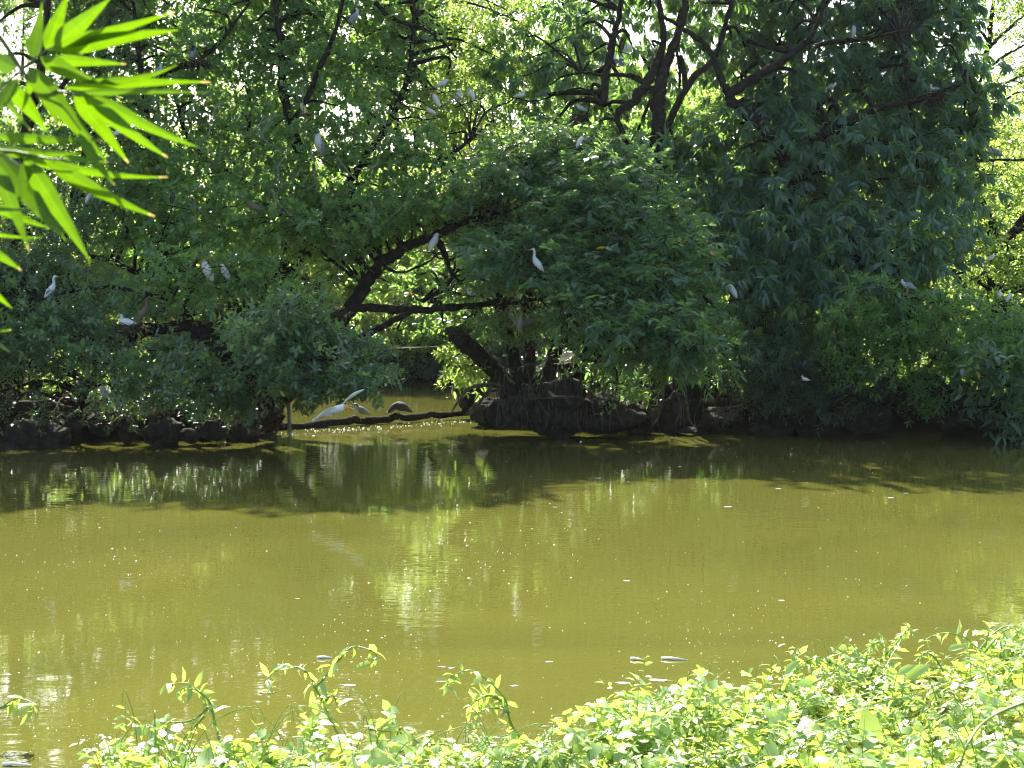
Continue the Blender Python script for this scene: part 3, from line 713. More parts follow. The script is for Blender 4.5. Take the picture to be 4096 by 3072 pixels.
grow('spreading_tree', 'tall spreading tree with small heart shaped leaves filling the upper left half', 'tree', (980,1660), Cc, 30.5, [
    dict(poly=[(200,-650),(1450,-650),(1640,-60),(1700,120),(1620,420),(1750,700),(1900,840),(1500,880),(1300,960),(1000,1010),(700,1060),(420,980),(330,700),(300,300)], Y=(27.6,33.0), slope=(-600,33.2,1050,28.0,1.5), n=170, r=.66, sh=29, sl=.30, nl=9, L=.12, W=.09, style='round', mat='small', t='ht', cr=.045),
    dict(poly=[(200,-250),(1600,-250),(1640,260),(900,330),(250,330)], Y=(31.0,34.5), n=26, r=.7, sh=26, sl=.30, nl=9, L=.13, W=.09, style='round', mat='small', t='ht', cr=.04),
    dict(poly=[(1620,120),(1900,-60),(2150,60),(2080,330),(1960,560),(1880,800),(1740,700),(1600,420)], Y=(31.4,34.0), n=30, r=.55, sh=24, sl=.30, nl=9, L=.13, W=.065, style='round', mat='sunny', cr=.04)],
    'C', G_T, opened=(1, 9), okeep=.35, orad=40)
dead_twigs('tall spreading tree', 26, 700, 1900, 250, 900, 27.3, 28.6)
Lm = [[(20,1720,.26),(45,1560,.23),(60,1400,.2),(80,1150,.18),(60,850,.15),(110,500,.11),(180,150,.07),(200,-300,.04)],
      [(150,1700,.14,.5),(140,1600,.13,.5),(150,1450,.12,.5),(210,1250,.10,.3),(260,950,.08),(330,650,.06),(380,350,.04)],
      [(80,1150,.10),(-60,900,.08),(-200,600,.05)],
      [(110,500,.07),(260,330,.05),(420,120,.04)]]
grow('broadleaf_tree', 'dense dark tree with two trunks at the left edge behind the bamboo leaves', 'tree', (20,1740), Lm, 29.5, [
    dict(poly=[(-600,-650),(420,-650),(520,0),(480,400),(520,760),(480,960),(300,1060),(-600,1120)], Y=(26.6,31.5), slope=(-600,32.5,1080,28.0,1.2), n=76, r=.66, sh=27, sl=.30, nl=9, L=.13, W=.065, style='round', mat='round', cr=.045)],
    'L', G_T)
# tree on the root covered rocks
D = [[(2060,1680,.22),(2010,1520,.17),(1935,1440,.16),(1860,1370,.165),(1795,1325,.14)],
     [(2080,1660,.14),(2060,1450,.12),(2025,1300,.13),(1980,1150,.10),(1950,1010,.07),(1930,900,.04)],
     [(2150,1660,.16),(2205,1460,.13),(2240,1350,.13),(2290,1280,.10),(2400,1220,.08),(2530,1190,.05),(2640,1180,.03)],
     [(2240,1660,.14),(2330,1440,.12),(2385,1340,.11),(2460,1240,.07,-.6),(2560,1100,.05,-.9),(2640,980,.03,-1)],
     [(2120,1660,.14),(2115,1400,.11),(2110,1200,.11),(2130,1000,.09),(2240,820,.07),(2340,700,.05),(2380,600,.03)],
     [(2290,1280,.07),(2230,1170,.06),(2240,1060,.05),(2300,930,.035)],
     [(2400,1220,.06,-.6),(2550,1300,.045,-1.2),(2720,1390,.03,-1.6),(2860,1415,.015,-1.7)],
     [(2330,1440,.05,-.8),(2420,1440,.04,-1.3),(2560,1440,.03,-1.6),(2650,1480,.02,-1.7)]]
def rosette_poly(x, y, r): return [(x - r, y - r), (x + r, y - r), (x + r, y + r), (x - r, y + r)]
grow('rounded_tree', 'rounded middle tree with several dark stems standing on the root covered rocks', 'tree', (2130,1670), D, 29.3, [
    dict(poly=[(1900,850),(1980,660),(2130,545),(2400,565),(2560,690),(2640,820),(2720,900),(2690,980),(2760,1030),(2750,1120),(2790,1200),(2740,1260),(2790,1330),(2870,1400),(2780,1440),(2640,1410),(2500,1380),(2380,1290),(2200,1230),(2080,1120),(1960,1080)], Y=(26.4,31.0), slope=(560,29.0,1400,25.9,.9), n=95, r=.58, sh=24, sl=.42, nl=11, L=.18, W=.068, style='alt', mat='long', cr=.04),
    dict(poly=[(1760,1110),(1900,1130),(2200,1260),(2250,1350),(2140,1370),(1990,1330),(1880,1260)], Y=(27.2,29.6), n=9, r=.35, sh=20, sl=.3, nl=9, L=.14, W=.05, style='round', mat='long'),
    dict(poly=[(2600,1400),(2760,1400),(2740,1500),(2640,1520)], Y=(27.2,27.8), n=4, r=.28, sh=12, sl=.32, nl=12, L=.2, W=.055, style='tip', mat='long'),
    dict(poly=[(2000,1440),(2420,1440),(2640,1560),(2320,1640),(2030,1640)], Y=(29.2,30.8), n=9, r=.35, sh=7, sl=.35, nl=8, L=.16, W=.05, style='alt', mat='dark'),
    dict(poly=[(1790,1390),(1870,1420),(1950,1500),(1910,1560),(1830,1540)], Y=(29.4,30.4), n=6, r=.28, sh=11, sl=.25, nl=8, L=.15, W=.06, style='round', mat='sunny'),
    dict(poly=[(2340,1400),(2500,1430),(2560,1560),(2480,1600),(2380,1520)], Y=(28.2,29.2), n=6, r=.25, sh=10, sl=.3, nl=9, L=.15, W=.055, style='round', mat='long')],
    'D', G_T, opened=(0, 2), okeep=.4, orad=36)
# the tall tree with big drooping leaves
E = [[(2760,1700,.26),(2720,1450,.22),(2660,1150,.20),(2610,900,.18),(2620,720,.17),(2636,520,.15),(2636,390,.14),(2650,290,.12),(2700,170,.09),(2740,30,.07),(2780,-200,.04)],
     [(2620,760,.08),(2470,480,.06),(2534,405,.10),(2604,300,.10),(2650,180,.07),(2640,40,.06),(2600,-200,.04)],
     [(2414,420,.08),(2425,300,.08),(2450,170,.07),(2480,40,.05),(2500,-200,.03)],
     [(2636,390,.07),(2560,320,.06),(2500,300,.045),(2410,300,.035),(2330,290,.025)],
     [(3160,1660,.24),(3130,1400,.22),(3140,1100,.19),(3165,900,.17),(3170,720,.14),(3060,520,.12),(2920,392,.11),(3040,300,.10),(3140,235,.08),(3260,120,.05),(3330,-150,.03)],
     [(2920,392,.08),(2885,310,.075),(2830,190,.06),(2740,120,.05),(2640,60,.035)],
     [(3165,820,.10),(3250,620,.10),(3300,530,.11),(3400,480,.10),(3520,430,.08),(3700,390,.06),(3860,330,.03)],
     [(3300,530,.06),(3450,545,.05),(3640,600,.04),(3800,640,.025)],
     [(3660,1300,.09,.8),(3680,1050,.08,.8),(3700,860,.07,.8),(3660,640,.06,.5),(3640,400,.045,.2),(3600,150,.03)],
     [(3260,180,.05,-.9),(3360,165,.045,-.9),(3480,150,.035,-.9),(3640,120,.025,-.9)],
     [(3140,1100,.09),(3330,1130,.09,-.8),(3420,1090,.07,-1),(3520,1060,.04,-1.2)],
     [(3850,535,.05,.5),(3790,580,.05,.5),(3780,640,.04,.5),(3920,610,.03,1)],
     [(2640,560,.07),(2760,330,.07),(2850,240,.06),(2905,90,.05),(2950,-100,.03)]]
grow('drooping_leaf_tree', 'tall dark tree with large drooping leaves filling the upper right', 'tree', (2760,1720), E, 31.0, [
    dict(poly=[(2900,-260),(3750,-240),(3870,40),(3750,130),(3860,250),(3960,340),(3900,460),(3800,640),(3860,800),(3780,960),(3640,1100),(3460,1180),(3250,1100),(3000,1180),(2900,1000),(2780,1010),(2700,850),(2620,720),(2560,620),(2800,500),(2960,420),(2850,150)], Y=(29.8,34.6), slope=(-260,34.4,1200,29.4,1.5), n=150, r=.62, sh=17, sl=.38, nl=13, L=.28, W=.085, style='tip', mat='mango', droop=.12, cr=.05),
    dict(poly=[(2000,120),(2250,-60),(2560,-200),(2920,-260),(2860,100),(2700,440),(2560,620),(2400,560),(2200,520),(2050,420)], Y=(31.6,34.2), n=42, r=.6, sh=14, sl=.36, nl=13, L=.25, W=.07, style='tip', mat='mango', droop=.12, cr=.045),
    dict(poly=rosette_poly(3210,1225,22), Y=(28.5,28.8), n=1, r=.14, sh=4, sl=.25, nl=9, L=.24, W=.075, style='tip', mat='sunny', droop=.12),
    dict(poly=rosette_poly(3000,1312,18), Y=(28.5,28.8), n=1, r=.10, sh=3, sl=.2, nl=9, L=.20, W=.07, style='tip', mat='sunny', droop=.12),
    dict(poly=rosette_poly(3650,945,22), Y=(29.3,29.6), n=1, r=.14, sh=5, sl=.25, nl=9, L=.24, W=.075, style='tip', mat='sunny', droop=.12),
    dict(poly=[(2790,1000),(3060,1150),(3420,1180),(3460,1340),(3200,1370),(3000,1450),(2880,1420),(2800,1300)], Y=(29.0,32.0), n=34, r=.6, sh=13, sl=.36, nl=12, L=.25, W=.07, style='tip', mat='mango', droop=.12, cr=.04)],
    'E', G_T, opened=(1,), okeep=.6, orad=30)
# shrub over the right bank
Hh = [[(3480,1660,.10),(3560,1500,.08),(3600,1380,.07),(3640,1250,.05),(3650,1170,.03)],
      [(3650,1640,.05),(3680,1530,.05),(3740,1430,.04),(3800,1350,.03)],
      [(3330,1680,.07),(3250,1580,.06),(3180,1500,.05),(3080,1450,.03)],
      [(3900,1640,.07),(3950,1450,.06),(4000,1280,.05),(4040,1210,.03)],
      [(3500,1660,.04,-.6),(3450,1600,.035,-.9),(3390,1570,.03,-1.1)]]
grow('bank_shrub', 'mixed shrub with pale sunlit tips spilling over the stone wall on the right bank', 'shrub', (3560,1690), Hh, 29.2, [
    dict(poly=[(3350,1200),(3520,1130),(3700,1160),(3800,1210),(4000,1270),(4350,1260),(4350,1480),(4000,1500),(3800,1530),(3500,1540),(3400,1500)], Y=(27.8,30.2), n=46, r=.5, sh=22, sl=.32, nl=9, L=.15, W=.06, style='round', mat='small', cr=.03),
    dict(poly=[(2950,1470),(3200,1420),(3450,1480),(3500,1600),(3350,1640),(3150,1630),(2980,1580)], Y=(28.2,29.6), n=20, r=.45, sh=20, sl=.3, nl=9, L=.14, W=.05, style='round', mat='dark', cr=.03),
    dict(poly=[(3600,1540),(3720,1530),(3740,1640),(3640,1660)], Y=(27.9,28.5), n=5, r=.28, sh=12, sl=.28, nl=8, L=.13, W=.055, style='round', mat='small')],
    'H', 'shrubs on the banks')
# large leaved plant at the right edge
K = [[(4080,1740,.05),(4060,1600,.045),(4000,1480,.04),(3950,1420,.03)],[(4080,1700,.04),(4000,1640,.035),(3950,1600,.025)],[(4100,1720,.04),(4150,1500,.04),(4120,1350,.03)]]
grow('large_leaf_shrub', 'shrub with big glossy leaves hanging over dark water at the right edge', 'shrub', (4080,1760), K, 27.3, [
    dict(poly=[(3880,1500),(3960,1420),(4250,1380),(4250,1700),(4060,1720),(3960,1700),(3900,1620)], Y=(26.6,27.8), n=13, r=.35, sh=9, sl=.35, nl=8, L=.24, W=.11, style='round', mat='round', droop=.15)], None, 'shrubs on the banks')
# bright foliage at the right
Gg = [[(4000,1700,.2),(3960,1400,.17),(3980,1000,.13),(3900,700,.10),(3920,450,.06)],[(3900,700,.06,-1.5),(3790,600,.05,-2.2),(3760,650,.04,-2.5)],
      [(3790,610,.04,-2.4),(3900,640,.035,-2.4),(4000,640,.03,-2.4),(4096,640,.02,-2.4)],[(3980,1000,.09),(4150,800,.07),(4250,600,.05)]]
grow('sunlit_tree', 'bright yellow green sunlit tree at the right edge behind the drooping crown', 'tree', (4000,1640), Gg, 35.5, [
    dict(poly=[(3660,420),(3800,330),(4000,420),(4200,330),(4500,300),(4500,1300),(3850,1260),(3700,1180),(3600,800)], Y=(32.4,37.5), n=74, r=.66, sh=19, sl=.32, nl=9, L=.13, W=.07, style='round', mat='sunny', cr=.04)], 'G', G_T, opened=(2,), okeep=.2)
# thin tree against the sky
I = [[(3880,900,.13),(3900,450,.10),(3925,290,.09),(3955,170,.075),(3965,70,.06),(3990,-80,.04)],[(3945,200,.06),(4020,130,.045),(4096,60,.035),(4180,0,.02)],
     [(3955,170,.045),(3900,90,.035),(3850,20,.025)],[(3925,290,.05),(4010,230,.04),(4096,180,.03)],[(3930,350,.05),(4050,320,.04),(4160,240,.03)]]
grow('slender_tree', 'slender dark tree with sparse twigs against white sky in the upper right corner', 'tree', (3880,1500), I, 44.0, [
    dict(poly=[(3820,-80),(4300,-150),(4300,420),(4040,430),(3960,330),(4060,240),(3990,120),(3840,60)], Y=(43.0,45.5), n=22, r=.75, sh=16, sl=.5, nl=8, L=.16, W=.08, style='round', mat='sunny', t='rh', cr=.03)], None, 'trees beyond the pond', tw=.8)
# sunny ground plants behind the rocks
U = [[(420,1640,.03),(430,1550,.025),(440,1470,.02)],[(250,1640,.03),(240,1560,.025),(230,1480,.02)],[(600,1640,.03),(610,1540,.02)]]
grow('low_shrub', 'low bright green shrub in sunlight behind the pointed dark rock', 'shrub', (420,1650), U, 32.0, [
    dict(poly=[(120,1460),(300,1440),(560,1460),(760,1500),(740,1660),(130,1660)], Y=(31.0,33.5), n=36, r=.4, sh=16, sl=.25, nl=8, L=.11, W=.06, style='round', mat='sunny')], None, 'shrubs on the banks')
U4 = [[(500,1690,.04),(510,1600,.03)],[(150,1690,.04),(140,1600,.03)],[(850,1690,.04),(860,1600,.03)]]
grow('undergrowth_shrub', 'dark leafy undergrowth behind the rocks of the left bank', 'shrub', (500,1690), U4, 29.6, [
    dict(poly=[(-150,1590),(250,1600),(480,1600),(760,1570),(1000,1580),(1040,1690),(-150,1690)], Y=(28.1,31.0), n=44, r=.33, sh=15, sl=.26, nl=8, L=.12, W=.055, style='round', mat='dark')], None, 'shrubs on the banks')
U2 = [[(3700,1620,.03),(3710,1540,.025),(3730,1450,.02)],[(3950,1620,.03),(3960,1500,.02)],[(3450,1620,.03),(3440,1500,.02)]]
grow('low_shrub', 'low bright green shrub with upright blades behind the stone wall on the right', 'shrub', (3700,1630), U2, 32.0, [
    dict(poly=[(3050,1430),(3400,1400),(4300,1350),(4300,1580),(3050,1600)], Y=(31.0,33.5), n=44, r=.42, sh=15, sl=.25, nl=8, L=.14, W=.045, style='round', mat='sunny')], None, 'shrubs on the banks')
U3 = [[(2250,1640,.05),(2260,1520,.04),(2280,1440,.03)],[(2600,1640,.05),(2590,1500,.04)],[(2950,1640,.05),(2960,1520,.04)]]
grow('undergrowth_shrub', 'dark leafy undergrowth covering the high mounds behind the hanging roots', 'shrub', (2500,1640), U3, 31.6, [
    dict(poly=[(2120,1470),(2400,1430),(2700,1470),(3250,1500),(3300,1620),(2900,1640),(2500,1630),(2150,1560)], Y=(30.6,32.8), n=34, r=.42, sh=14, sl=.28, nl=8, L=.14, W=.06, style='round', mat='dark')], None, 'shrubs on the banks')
# ------------------------------------------------------------------ trees beyond the pond
BT = [(-21,51,8.5,5.0),(-16,53,8.8,4.6),(-11.2,51,8.0,4.2),(-7.0,52.5,7.4,4.2),(-3.0,51.5,6.6,3.9),(0.8,52.5,7.0,3.8),(4.5,52,9.0,3.6),(8.2,53,10.0,3.8),(12.0,52.5,9.5,4.0),(16.0,52,8.0,4.2),(20.5,53,8.4,4.6)]
WHERE = ['beyond the pond, farthest left', 'beyond the left bank, second from the left', 'beyond the pond behind the bamboo leaves', 'beyond the pond behind the leaning tree',
         'beyond the pond left of the arching trunk', 'beyond the pond behind the arching trunk', 'beyond the pond behind the middle rounded tree', 'beyond the pond behind the drooping tree trunk',
         'beyond the pond under the pale building', 'beyond the pond left of the slender tree', 'beyond the pond farthest right']
def far_tree(x, y, h, w, label, n=None, z0=.8):
    n = n or (2500 if -8 < x < 1.5 else 3900)
    g = np.random.default_rng(int(1000 + x * 10)); root = empty('far_tree', (x, y, z0), label, 'tree', 'sunlit trees beyond the pond')
    mb = MB(); tr = []
    for k in range(4):
        a = g.uniform(0, 6.28); q = cr([(x, y, z0 - .4), (x + .2 * math.cos(a), y + .2 * math.sin(a), z0 + h * .25), (x + .9 * math.cos(a), y + .9 * math.sin(a), z0 + h * .55), (x + 1.6 * math.cos(a), y + 1.5 * math.sin(a), z0 + h * .85)], 5)
        rad = np.linspace(.2, .03, len(q)); mb.tube(q, rad, 7, .1); tr.append(np.c_[q, rad])
    LP = np.vstack(tr); nc = 80
    u = nrm(g.normal(size=(nc, 3))); u[:, 2] = np.abs(u[:, 2]) * 1.0 - .42 * (g.uniform(size=nc) < .5); rad = g.uniform(.45, 1, nc) ** .6
    u[:, 2] = g.uniform(-1, 1, nc); u[:, :2] *= np.sqrt(1.15 - .7 * u[:, 2:] ** 2)
    C = np.array([x, y, z0 + h * .47]) + np.c_[u[:, :2] * rad[:, None] * [w * .85, w * .6], u[:, 2] * h * .47]
    C[:, 2] = np.maximum(C[:, 2], z0 + .5)
    connect(mb, LP, C, .05, g)
    sh = n // nc; b = nrm(g.normal(size=(nc, sh, 3))) * g.uniform(.2, 1, (nc, sh, 1)) ** .5 * g.uniform(.7, 1.25, (nc, 1, 1)); b[..., 2] *= .6
    O = (C[:, None] + b * .85).reshape(-1, 3); Dd = nrm(b.reshape(-1, 3) + .5 * g.normal(size=(nc * sh, 3)))
    P, LD, LN, L, Wd = shoot_leaves(O, Dd, np.full(len(O), .4), 7, .22, .125, 'round', g)
    place(leaf_mesh('crown', M['far'], P, LD, LN, L, Wd, 'rh'), 'crown', root)
    place(mb.mesh('trunk', M['bark'], True), 'trunk', root)
for (x, y, h, w), wh in zip(BT, WHERE): far_tree(x, y, h, w, 'sunlit yellow green tree ' + wh)
ROW = [(-30,66,17,6.4),(-22.5,68,18,6),(-16,69,18,6),(-10,70,18,5.6),(-4.5,70,17,5.4),(1,71,15.5,5),(6.2,70,13,4.6),(11.5,70,13,4.8),(17,69,11.2,5),(23,68,10.4,5.5),(30,66,14,6)]
for (x, y, h, w), wh in zip(ROW, ['far left', 'second from the left', 'third from the left', 'left of the tall spreading tree trunk', 'behind the arching trunk', 'behind the middle of the pond', 'in front of the higher pale building', 'between the two pale buildings', 'left of the slender tree', 'behind the slender tree', 'far right']):
    far_tree(x, y, h, w, 'hazy pale tree of the distant row, ' + wh, 6000, 1.6)
# shaded bushes on the far bank under the arch
for i, (x, wd, lab) in enumerate([(-7.5, 2.6, 'dark bush on the far bank behind the flying egret'), (-4.2, 2.6, 'dark bush on the far bank under the pale string'), (-1.0, 2.6, 'dark bush on the far bank left of the root covered rocks'), (3, 3, 'dark bush on the far bank hidden behind the roots'), (-11.5, 3, 'dark bush on the far bank behind the leaning tree')]):
    y = 50.2; root = empty('far_bush', (x, y, .2), lab, 'shrub', 'dark bushes on the far bank'); mb = MB()
    n = 420; O = np.stack([x + rng.uniform(-wd * .75, wd * .75, n), y + rng.uniform(-.6, 1.2, n), .05 + rng.uniform(0, 1, n) ** .8 * 1.15], -1)
    Dd = nrm(rng.normal(size=(n, 3)) + np.array([0, -.4, .3]))
    for k in range(9):
        a = np.array([x + rng.uniform(-.5, .5) * wd, y + .2, -.1]); mb.tube([a, a + (rng.normal(0, .2), 0, .5), a + (rng.normal(0, .4), -.1, 1.0)], [.04, .03, .01], 5)
    P, LD, LN, L, Wd = shoot_leaves(O, Dd, np.full(n, .4), 8, .18, .10, 'round')
    place(leaf_mesh('foliage', M['dark'], P, LD, LN, L, Wd, 'rh'), 'foliage', root)
    place(mb.mesh('stem', M['bark']), 'stem', root)

# ------------------------------------------------------------------ rocks, log, roots, pipe, string
import bmesh
def ico(n=3):
    bm = bmesh.new(); bmesh.ops.create_icosphere(bm, subdivisions=n, radius=1.0)
    V = np.array([v.co[:] for v in bm.verts]); Fc = [tuple(v.index for v in f.verts) for f in bm.faces]; bm.free(); return V, Fc
IV, IF = ico(5)
def rock(px, py, w, h, Y, label, name='rock', group='rocks along the banks', depth=.9, peak=0.0, seed=0, zmin=None):
    g = np.random.default_rng(int(px * 7 + py + seed)); V = IV.copy()
    for k in range(13):
        d = nrm(g.normal(size=3)); o = g.uniform(.5, .88); s = V @ d; V -= np.outer(np.clip(s - o, 0, 9) * .92, d)
    V *= 1 + sum(a_ * np.sin(V @ g.normal(0, f_, 3) + g.uniform(0, 6)) * np.sin(V @ g.normal(0, f_, 3)) for a_, f_ in [(.09, 3), (.07, 5), (.05, 9), (.04, 14), (.03, 22)])[:, None] + .006 * g.normal(size=(len(V), 1))
    if peak: V[:, :2] *= (1 - peak * np.clip(V[:, 2:3], 0, 1))
    V = V @ np.array(Matrix.Rotation(g.uniform(-.35, .35), 3, 'Y')).T if not peak else V
    c = W(px, py, Y); rx, rz = w * Y / F / 2 * 1.12, h * Y / F / 2 * 1.1
    V = V * np.array([rx, rx * depth, rz])
    mb = MB(); mb.add(V, IF); o = bpy.data.objects.new(name, mb.mesh('rock', M['rock'], True)); o.location = c; COL.objects.link(o)
    tag(o, label, 'rock', group); return o
for r in [(30,1803,80,60,26.2,'small low rock with lit rim at the left edge, lying in the water'),
          (150,1745,220,170,26.7,'big dark rock at the left bank below the fallen branch'),
          (252,1612,125,140,30.0,'pointed triangular dark rock hiding a white egret'),
          (395,1695,120,140,27.6,'dark rock with a root bent over it, left of the narrow leaning stone'),
          (508,1712,110,110,27.3,'rounded rock between the root bent one and the big rock with pale top'),
          (650,1718,175,130,26.9,'big rock with a pale sunlit top on the left bank'),
          (750,1745,90,60,26.9,'low flat stone squeezed between the pale topped rock and the sloping rock'),
          (855,1725,170,110,27.2,'brownish rock sloping into the water under the low crown'),
          (975,1735,140,120,27.9,'dark rock at the foot of the leaning tree'),
          (1060,1760,120,60,28.6,'low wet stone beside the bent pipe'),
          (270,1720,140,120,27.4,'shaded rock behind the big dark rock on the left'),
          (1885,1600,110,140,33.6,'upright rock at the far side of the roots beside the stretching heron'),
          (1955,1660,150,130,31.2,'root wrapped rock at the end of the log'),
          (1925,1672,100,40,31.6,'pale flat stone where the log ends'),
          (2070,1655,230,170,28.9,'dark boulder under the trunks of the middle tree'),
          (2240,1630,330,220,28.8,'wide dark boulder with a straight top edge in the middle of the bank'),
          (2440,1655,270,170,28.8,'dark boulder left of the hanging roots'),
          (2560,1680,150,110,29.6,'small sloping boulder with roots across it'),
          (2690,1650,100,150,29.7,'greyish upright stone behind the hanging roots'),
          (2745,1722,90,30,29.2,'low flat stone in the water under the hanging roots'),
          (2880,1680,230,120,29.8,'dark boulder right of the hanging roots'),
          (3090,1690,230,110,29.6,'dark boulder under the low dark leaves'),
          (3290,1690,220,120,29.2,'brownish stone of the right bank half covered by leaves'),
          (3480,1680,220,140,29.0,'rounded brown stone below the pale ledge'),
          (3530,1590,260,100,29.5,'stone with a pale sunlit flat top at the left end of the wall'),
          (3690,1610,280,200,29.1,'large dark stone of the wall under the sunlit ledge'),
          (3850,1640,260,210,28.9,'large dark stone of the wall right of the sunlit ledge'),
          (4020,1650,260,220,28.5,'black shaded stone behind the big glossy leaves'),
          (2240,1540,400,220,32.0,'high dark mound of earth and stone behind the middle trunks'),
          (2540,1570,400,220,32.0,'high dark mound behind the hanging roots'),
          (2860,1590,420,200,31.8,'high dark mound under the drooping tree'),
          (3180,1600,420,190,31.6,'high dark mound behind the low dark leaves')]:
    rock(*r, peak=.75 if 'pointed' in r[5] else 0)
# log weir
lp = [(1060,1708,30.2),(1120,1705,30.5),(1200,1708,30.8),(1300,1693,31.2),(1395,1684,31.6),(1415,1674,31.7),(1440,1684,31.8),(1520,1679,32.15),(1560,1675,32.35),(1585,1664,32.45),(1620,1671,32.6),(1700,1664,32.9),(1725,1655,33.0),(1760,1661,33.2),(1870,1650,33.7)]
mb = MB(); mb.tube(cr([W(a, b, c) for a, b, c in lp], 5), np.interp(np.linspace(0, 1, 71), [0, .1, .5, 1], [.10, .085, .08, .07]) * (1 + .1 * np.sin(np.arange(71))), 10, .07)
o = place(mb.mesh('log', M['bark'], True), 'fallen_log', None, W(1450, 1690, 31.8)); tag(o, 'long dark log lying across the water gap with two herons on it', 'log')
mb = MB(); mb.tube(cr([W(a, b, c) for a, b, c in [(40,1625,27.6),(120,1622,27.4),(200,1620,27.3),(250,1632,27.2),(300,1640,27.2),(330,1650,27.4)]], 5), np.linspace(.11, .03, 26), 9, .1)
o = place(mb.mesh('branch', M['bark'], True), 'fallen_branch', None, W(180, 1622, 27.3)); tag(o, 'thick fallen branch lying on the rocks at the left', 'branch')
mb = MB(); mb.tube(cr([W(a, b, 29.4) for a, b in [(1060,1609),(1100,1608),(1145,1608)]], 4), .035, 10); mb.tube(cr([W(a, b, 29.4) for a, b in [(1140,1608),(1153,1613),(1155,1630),(1157,1700),(1157,1790)]], 4), .035, 10)
o = place(mb.mesh('pipe', M['pipe'], True), 'bent_pipe', None, W(1155, 1700, 29.4)); tag(o, 'thin grey pipe bent at a right angle standing in the water near the log', 'pipe')
mb = MB(); mb.tube(cr([W(a, b, 30 + c) for a, b, c in [(1380,1393,0),(1500,1396,.2),(1650,1390,.5),(1790,1384,.8),(1880,1380,1)]], 5), .006, 5)
o = place(mb.mesh('string', M['rope'], True), 'pale_string', None, W(1600, 1392, 30.4)); tag(o, 'pale string stretched between the trunks above the dark water gap', 'string')
mb = MB()
for q in [[(1080,1630),(1110,1670),(1140,1712)],[(1085,1700),(1110,1720),(1090,1745)]]: mb.tube(cr([W(a, b, 29.0) for a, b in q], 4), .025, 6, .1)
o = place(mb.mesh('prop', M['stick'], True), 'leaning_stick', None, W(1110, 1670, 29.0)); tag(o, 'grey stick leaning from the left bank into the water beside the pipe', 'stick')
# roots
def roots(parent_label, polys, Y, mat='root', n='root'):
    par = [o for o in bpy.data.objects if o.get('label', '').startswith(parent_label)][0]
    for q in polys:
        mb = MB(); P = np.array([[*W(p[0], p[1], Y + (p[3] if len(p) > 3 else 0)), p[2]] for p in q]); Q = cr(P, 5)
        mb.tube(Q[:, :3], np.maximum(Q[:, 3] * .62, .005), 7, .12); place(mb.mesh('root', M[mat], True), n, par)
roots('tall dark tree with large', [[(2725,1440,.06),(2735,1530,.05),(2745,1600,.045),(2758,1680,.035),(2780,1705,.02)],[(2650,1470,.05),(2655,1560,.045),(2640,1650,.035),(2615,1700,.02)],
    [(2690,1500,.04),(2710,1580,.035),(2722,1640,.03),(2700,1700,.02)],[(2620,1560,.03),(2640,1620,.025),(2628,1705,.015)],[(2740,1500,.025),(2730,1600,.025),(2720,1705,.015)],
    [(2560,1620,.035),(2480,1650,.035),(2400,1690,.03),(2330,1720,.015)],[(2590,1610,.03),(2610,1660,.025),(2606,1710,.015)],[(2540,1620,.02),(2520,1680,.015),(2500,1705,.01)],
    [(2880,1640,.02),(2870,1690,.018),(2880,1720,.01)],[(2920,1650,.02),(2895,1700,.015),(2905,1725,.01)]], 28.9)
roots('rounded middle tree', [[(2010,1540,.05),(1930,1540,.05),(1870,1560,.045),(1830,1610,.035),(1800,1660,.02)],[(2000,1560,.04),(1950,1570,.04),(1920,1610,.035),(1900,1640,.03),(1880,1660,.02)],
    [(1965,1545,.04),(1930,1590,.035),(1895,1640,.03),(1850,1662,.02)],[(2040,1640,.03),(2030,1690,.025),(2000,1715,.015)],[(2060,1650,.03),(2070,1700,.02),(2060,1725,.012)],
    [(2420,1560,.035,-.8),(2435,1530,.035,-.8),(2480,1535,.03,-.8),(2500,1525,.02,-.8)],[(2425,1560,.03,-.8),(2415,1580,.025,-.8),(2430,1650,.02,-.8)],
    [(2220,1580,.018,-.6),(2222,1550,.015,-.6),(2212,1520,.012,-.6)],[(2221,1550,.015,-.6),(2240,1525,.014,-.6),(2262,1512,.01,-.6)],[(2100,1600,.03,-.3),(2210,1590,.03,-.6),(2330,1585,.02,-.6)]], 28.5)
roots('leaning dark tree', [[(330,1660,.03),(370,1640,.04),(410,1650,.04),(440,1680,.03),(455,1700,.02)],[(470,1690,.02),(500,1668,.03),(530,1680,.025),(550,1710,.015)],[(600,1640,.02),(650,1610,.02),(700,1640,.015)],
    [(900,1640,.02),(960,1660,.02),(1010,1700,.015)]], 26.9)
tang = []
for i in range(76):
    x = rng.uniform(1960, 2520) if i < 60 else rng.uniform(2560, 2960); y0 = rng.uniform(1440, 1560); dx = rng.normal(0, 25)
    tang.append([(x, y0, .012, rng.uniform(-.9, .2)), (x + dx * .5, y0 + 50, .011), (x + dx + rng.normal(0, 12), y0 + 110, .010), (x + dx * 1.4, min(1725, y0 + rng.uniform(130, 220)), .007, -.3)])
roots('rounded middle tree', [q for q in tang[:60]], 28.3, 'stick')
roots('tall dark tree with large', [q for q in tang[60:]], 29.2, 'stick')
